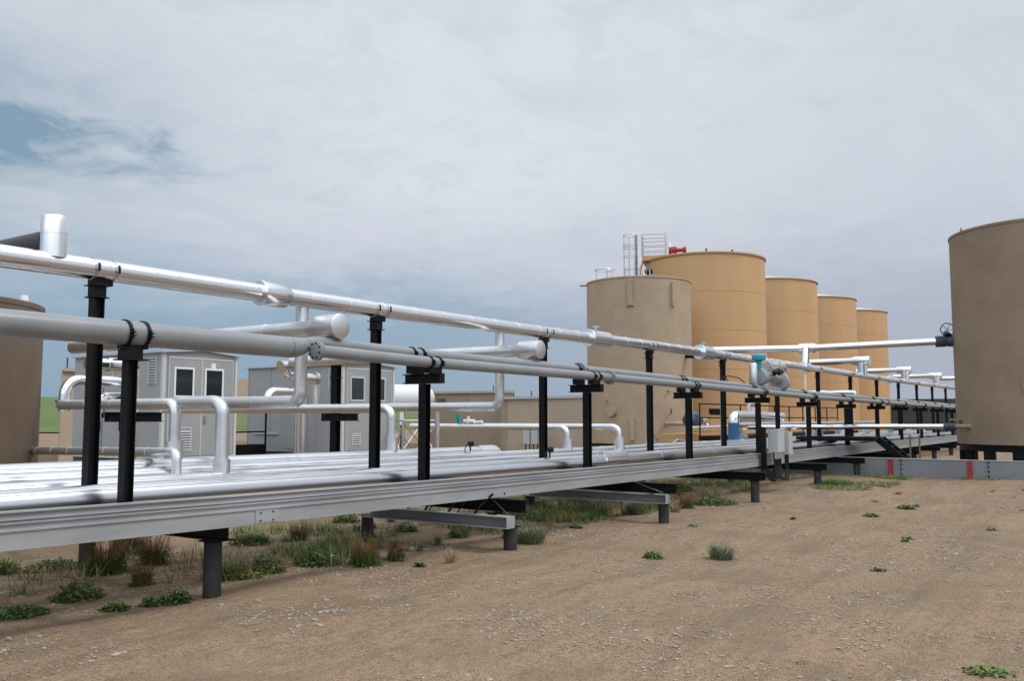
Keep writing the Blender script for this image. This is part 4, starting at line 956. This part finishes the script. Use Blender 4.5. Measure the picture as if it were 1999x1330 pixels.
def weed(kind, x, y, r, h, label, seed, name=None, n=None):
    rnd = random.Random(seed); z0 = gz(x, y)+.035*mathutils.noise.noise(V((x*.6, y*.6, 0)))-.005
    t = thing(name or {'tuft': 'grass_tuft', 'broad': 'leafy_weed', 'rusty': 'seeding_weed', 'pale': 'pale_bush', 'mat': 'leafy_weed', 'dry': 'grass_tuft'}[kind], label, 'weed', (x, y, z0), 'weeds growing along the rack')
    ma = {'tuft': LEAF, 'broad': LEAFD, 'rusty': LEAFD, 'pale': LEAFP, 'mat': LEAFD, 'dry': STRAW}[kind]
    vs, fs = [], []; vs2, fs2 = [], []
    N_ = n or int(230*(r/.2)**1.25)
    def pt(rr):
        a = rnd.uniform(0, 6.283); q = rr*math.sqrt(rnd.random()); return x+q*math.cos(a), y+q*math.sin(a), a, q
    if kind in ('tuft', 'pale', 'dry', 'rusty'):
        for i in range(N_):
            px_, py_, a, q = pt(r*.7)
            hh = h*rnd.uniform(.45, 1)*(1-.35*q/r)
            blade(vs, fs, (px_, py_, z0), (math.cos(a), math.sin(a), 0), hh, rnd.uniform(.004, .009), rnd.uniform(.1, 1.1))
            if kind in ('pale', 'rusty', 'tuft') and rnd.random() < .8:
                for j in range(4): leafq(vs, fs, (px_+math.cos(a)*hh*.12*j/3, py_+math.sin(a)*hh*.12*j/3, z0+hh*(.2+.2*j)*rnd.uniform(.7, 1)), (0, 0, 1), rnd.uniform(.02, .04), rnd)
    if kind in ('broad', 'mat', 'tuft', 'rusty'):
        for i in range(int(N_*(3 if kind in ('broad', 'mat') else 1.2))):
            px_, py_, a, q = pt(r); top = h*(.9 if kind != 'mat' else 1)*(1-(q/r)**2*.8)*(1 if kind in ('broad', 'mat') else .5)
            leafq(vs, fs, (px_, py_, z0+top*rnd.random()), (0, 0, 1), rnd.uniform(.03, .065), rnd)
    if kind == 'rusty':
        for i in range(N_//3):
            px_, py_, a, q = pt(r*.55); hh = h*rnd.uniform(.7, 1.1)
            blade(vs2, fs2, (px_, py_, z0), (math.cos(a), math.sin(a), 0), hh, .007, rnd.uniform(.05, .4))
            for j in range(7): leafq(vs2, fs2, (px_+math.cos(a)*hh*.15, py_+math.sin(a)*hh*.15, z0+hh*rnd.uniform(.5, 1)), (0, 0, 1), rnd.uniform(.015, .03), rnd)
        MB().add(vs2, fs2).build('seed_head', RUST, t, smooth=False)
    if kind == 'broad' and rnd.random() < .6:
        for i in range(14):
            px_, py_, a, q = pt(r*.9); leafq(vs2, fs2, (px_, py_, z0+h*rnd.uniform(.6, 1.05)), (0, 0, 1), .022, rnd); leafq(vs2, fs2, (px_, py_, z0+h*rnd.uniform(.6, 1.05)), (0, 0, 1), .02, rnd)
        MB().add(vs2, fs2).build('flower', PETAL, t, smooth=False)
    MB().add(vs, fs).build('leaves', ma, t, smooth=False)
WD = [('broad', 5.63, 10.1, .32, .12, 'low dark leafy patch behind the rack at the far left'),
 ('rusty', 5.75, 9.35, .28, .45, 'tall dark weed around the rear pile at the left'),
 ('rusty', 6.71, 10.4, .28, .42, 'red brown seeding weed under the rack, left group'),
 ('rusty', 6.46, 9.5, .20, .40, 'red tipped upright weed just right of the left group'),
 ('broad', 4.85, 8.3, .24, .20, 'white flowered leafy weed left of the front pile'),
 ('mat', 4.81, 7.62, .13, .07, 'small flat leafy weed, leftmost of three before the front pile'),
 ('mat', 5.08, 7.5, .09, .09, 'tiny leafy weed, middle of three before the front pile'),
 ('broad', 5.3, 7.45, .15, .15, 'green leafy weed right next to the front pile'),
 ('rusty', 5.55, 8.35, .12, .3, 'thin weed standing behind the front pile'),
 ('tuft', 8.25, 9.95, .32, .25, 'dark grassy weed under the rack beyond the front pile'),
 ('rusty', 8.75, 9.56, .16, .28, 'small upright dark weed under the rack, right of the grassy one'),
 ('tuft', 6.3, 7.95, .26, .32, 'tall loose grass clump right of the front pile'),
 ('broad', 6.75, 7.9, .22, .24, 'leafy weed with white flowers right of the grass clump'),
 ('broad', 7.42, 7.8, .27, .20, 'broad dark green weed between the pile and the red tipped one'),
 ('rusty', 7.75, 7.35, .20, .30, 'bushy green weed with rust red seed heads in front of the rack'),
 ('rusty', 8.22, 7.3, .12, .24, 'small rust red weed beside the bushy red tipped one'),
 ('mat', 8.09, 6.81, .06, .06, 'tiny isolated green seedling in front of the red weed'),
 ('broad', 10.72, 10.6, .22, .25, 'dark weed far under the rack left of the rear pile'),
 ('broad', 10.46, 9.1, .2, .16, 'bright leafy weed at the foot of the second rear pile'),
 ('broad', 10.27, 7.94, .15, .28, 'dark weed under the grey outrigger channel'),
 ('pale', 10.4, 6.8, .26, .42, 'dense grey green bush beside the second front pile'),
 ('tuft', 13.78, 8.96, .35, .5, 'tall green grass clump behind the first outrigger channel'),
 ('tuft', 14.8, 8.7, .4, .45, 'tall grass clump between the two outrigger channels'),
 ('pale', 13.6, 7.6, .3, .42, 'pale dry stalked bush below the second outrigger channel'),
 ('pale', 14.4, 7.2, .22, .4, 'pale bush left of the third front pile'),
 ('mat', 12.25, 7.16, .1, .05, 'small flat dark weed on open dirt right of the grey green bush'),
 ('tuft', 10.12, 4.84, .13, .14, 'small bright green grass tuft alone on the dirt'),
 ('pale', 10.51, 4.12, .2, .30, 'round pale green tuft of stiff stalks alone on the dirt'),
 ('dry', 15.24, 6.83, .12, .3, 'dry straw clump right of the third front pile'),
 ('rusty', 15.9, 6.9, .15, .35, 'orange topped weed before the dark green mound'),
 ('mat', 16.9, 6.75, .45, .17, 'dark green rounded mat of leaves on the dirt'),
 ('mat', 17.88, 3.44, .16, .09, 'small dark green mat on open dirt to the right'),
 ('mat', 16.35, 3.71, .12, .06, 'small sparse weed left of the dark green mat'),
 ('mat', 10.7, 2.37, .08, .03, 'tiny dark plant flat on the dirt at right'),
 ('dry', 6.41, 1.96, .10, .025, 'red brown dry mat at the bottom edge of the photo'),
 ('tuft', 6.94, .85, .17, .035, 'flat green plant at the bottom right corner'),
 ('dry', 7.03, 4.57, .07, .025, 'brown dry mat in the middle of the dirt'),
 ('tuft', 22.43, 5.9, .6, .22, 'yellow green grass by the containment wall, left part'),
 ('dry', 8.43, 6.63, .08, .28, 'thin pale dry stalks before the rack'),
 ('tuft', 13.6, 2.6, .06, .07, 'tiny green sprout on the dirt at right'),
 ('rusty', 18.3, 8.3, .25, .35, 'brown weed around a far pile under the rack'),
 ('tuft', 19.2, 8.6, .5, .35, 'loose grass clump under the far rack'),
 ('dry', 20.6, 4.1, .12, .1, 'small dry tuft before the containment wall'),
 ('tuft', 5.11, 10.25, .2, .3, 'green weed cut off by the left edge of the photo'),
 ('mat', 4.19, 8.1, .25, .08, 'dark low weed at the left edge in the rack shadow')]
for i, (k, x, y, r, h, lab) in enumerate(WD): weed(k, x, y, r, h, lab, 100+i)
rw = random.Random(77); nw = 0
while nw < 44:
    x, y = rw.uniform(4.4, 17), rw.uniform(7.2, 10.6)
    if mathutils.noise.noise(V((x*.5, y*.5, 2))) < -.05 or (x < 6 and y < 7.6): continue
    kd = rw.choice(['tuft', 'broad', 'rusty', 'tuft', 'dry', 'pale']); weed(kd, x, y, rw.uniform(.05, .13), rw.uniform(.08, .26), 'small wild weed scattered on the dirt under the rack', 500+nw, name='small_weed', n=rw.randint(25, 70)); nw += 1
for k in range(26):
    x, y = rw.uniform(13, 25), rw.uniform(-1, 6)
    weed(rw.choice(['mat', 'tuft', 'dry']), x, y, rw.uniform(.03, .08), rw.uniform(.03, .08), 'tiny weed sprouting on the open dirt before the low wall', 700+k, name='small_weed', n=22)
# ground cover: sparse grass in the strip under and beyond the rack, yellow green patch by the wall
def cover(name, lab, regions, m, seed, hmin, hmax):
    rnd = random.Random(seed); vs, fs = [], []
    for (x0, x1, y0, y1, n, thr) in regions:
        k = 0; tr = 0
        while k < n and tr < n*30:
            tr += 1; x = rnd.uniform(x0, x1); y = rnd.uniform(y0, y1)
            if mathutils.noise.noise(V((x*.8, y*.8, seed))) < thr: continue
            u, v_ = (x-(x0+x1)/2)/(x1-x0)*2, (y-(y0+y1)/2)/(y1-y0)*2
            if u*u+v_*v_ > 1.25: continue
            for j in range(3):
                a = rnd.uniform(0, 6.28); blade(vs, fs, (x+rnd.gauss(0, .02), y+rnd.gauss(0, .02), gz(x, y)-.01), (math.cos(a), math.sin(a), 0), rnd.uniform(hmin, hmax), .008, rnd.uniform(.2, 1.2), 2)
            leafq(vs, fs, (x, y, gz(x, y)+.02+rnd.random()*hmin), (0, 0, 1), .05, rnd)
            k += 1
    o = MB().add(vs, fs).build(name, m, smooth=False); tag(o, lab, 'grass', kind='stuff')
cover('grass_cover', 'sparse green and brown grass in the strip under the rack', [(9.5, 26, 7, 10.8, 2600, .05), (4.5, 10, 8, 11, 480, .16), (12, 17.5, 7.3, 9.8, 2000, .0), (5.9, 8.3, 7.5, 8.7, 160, .05)], LEAF, 5, .06, .30)
cover('yellow_grass_cover', 'yellow green grass patch in front of the containment wall', [(20.8, 25.9, 4.6, 6.3, 1300, -.05), (25.6, 26.4, -4, 8.5, 500, -.1)], LEAFY, 8, .04, .13)
cover('dry_grass_cover', 'dry straw coloured grass between the weeds under the rack', [(11, 18, 7.4, 10, 1300, -.1), (5.7, 8.4, 7.5, 8.9, 90, -.1), (4.6, 7.4, 8.6, 10.6, 130, .05)], STRAW, 11, .1, .36)
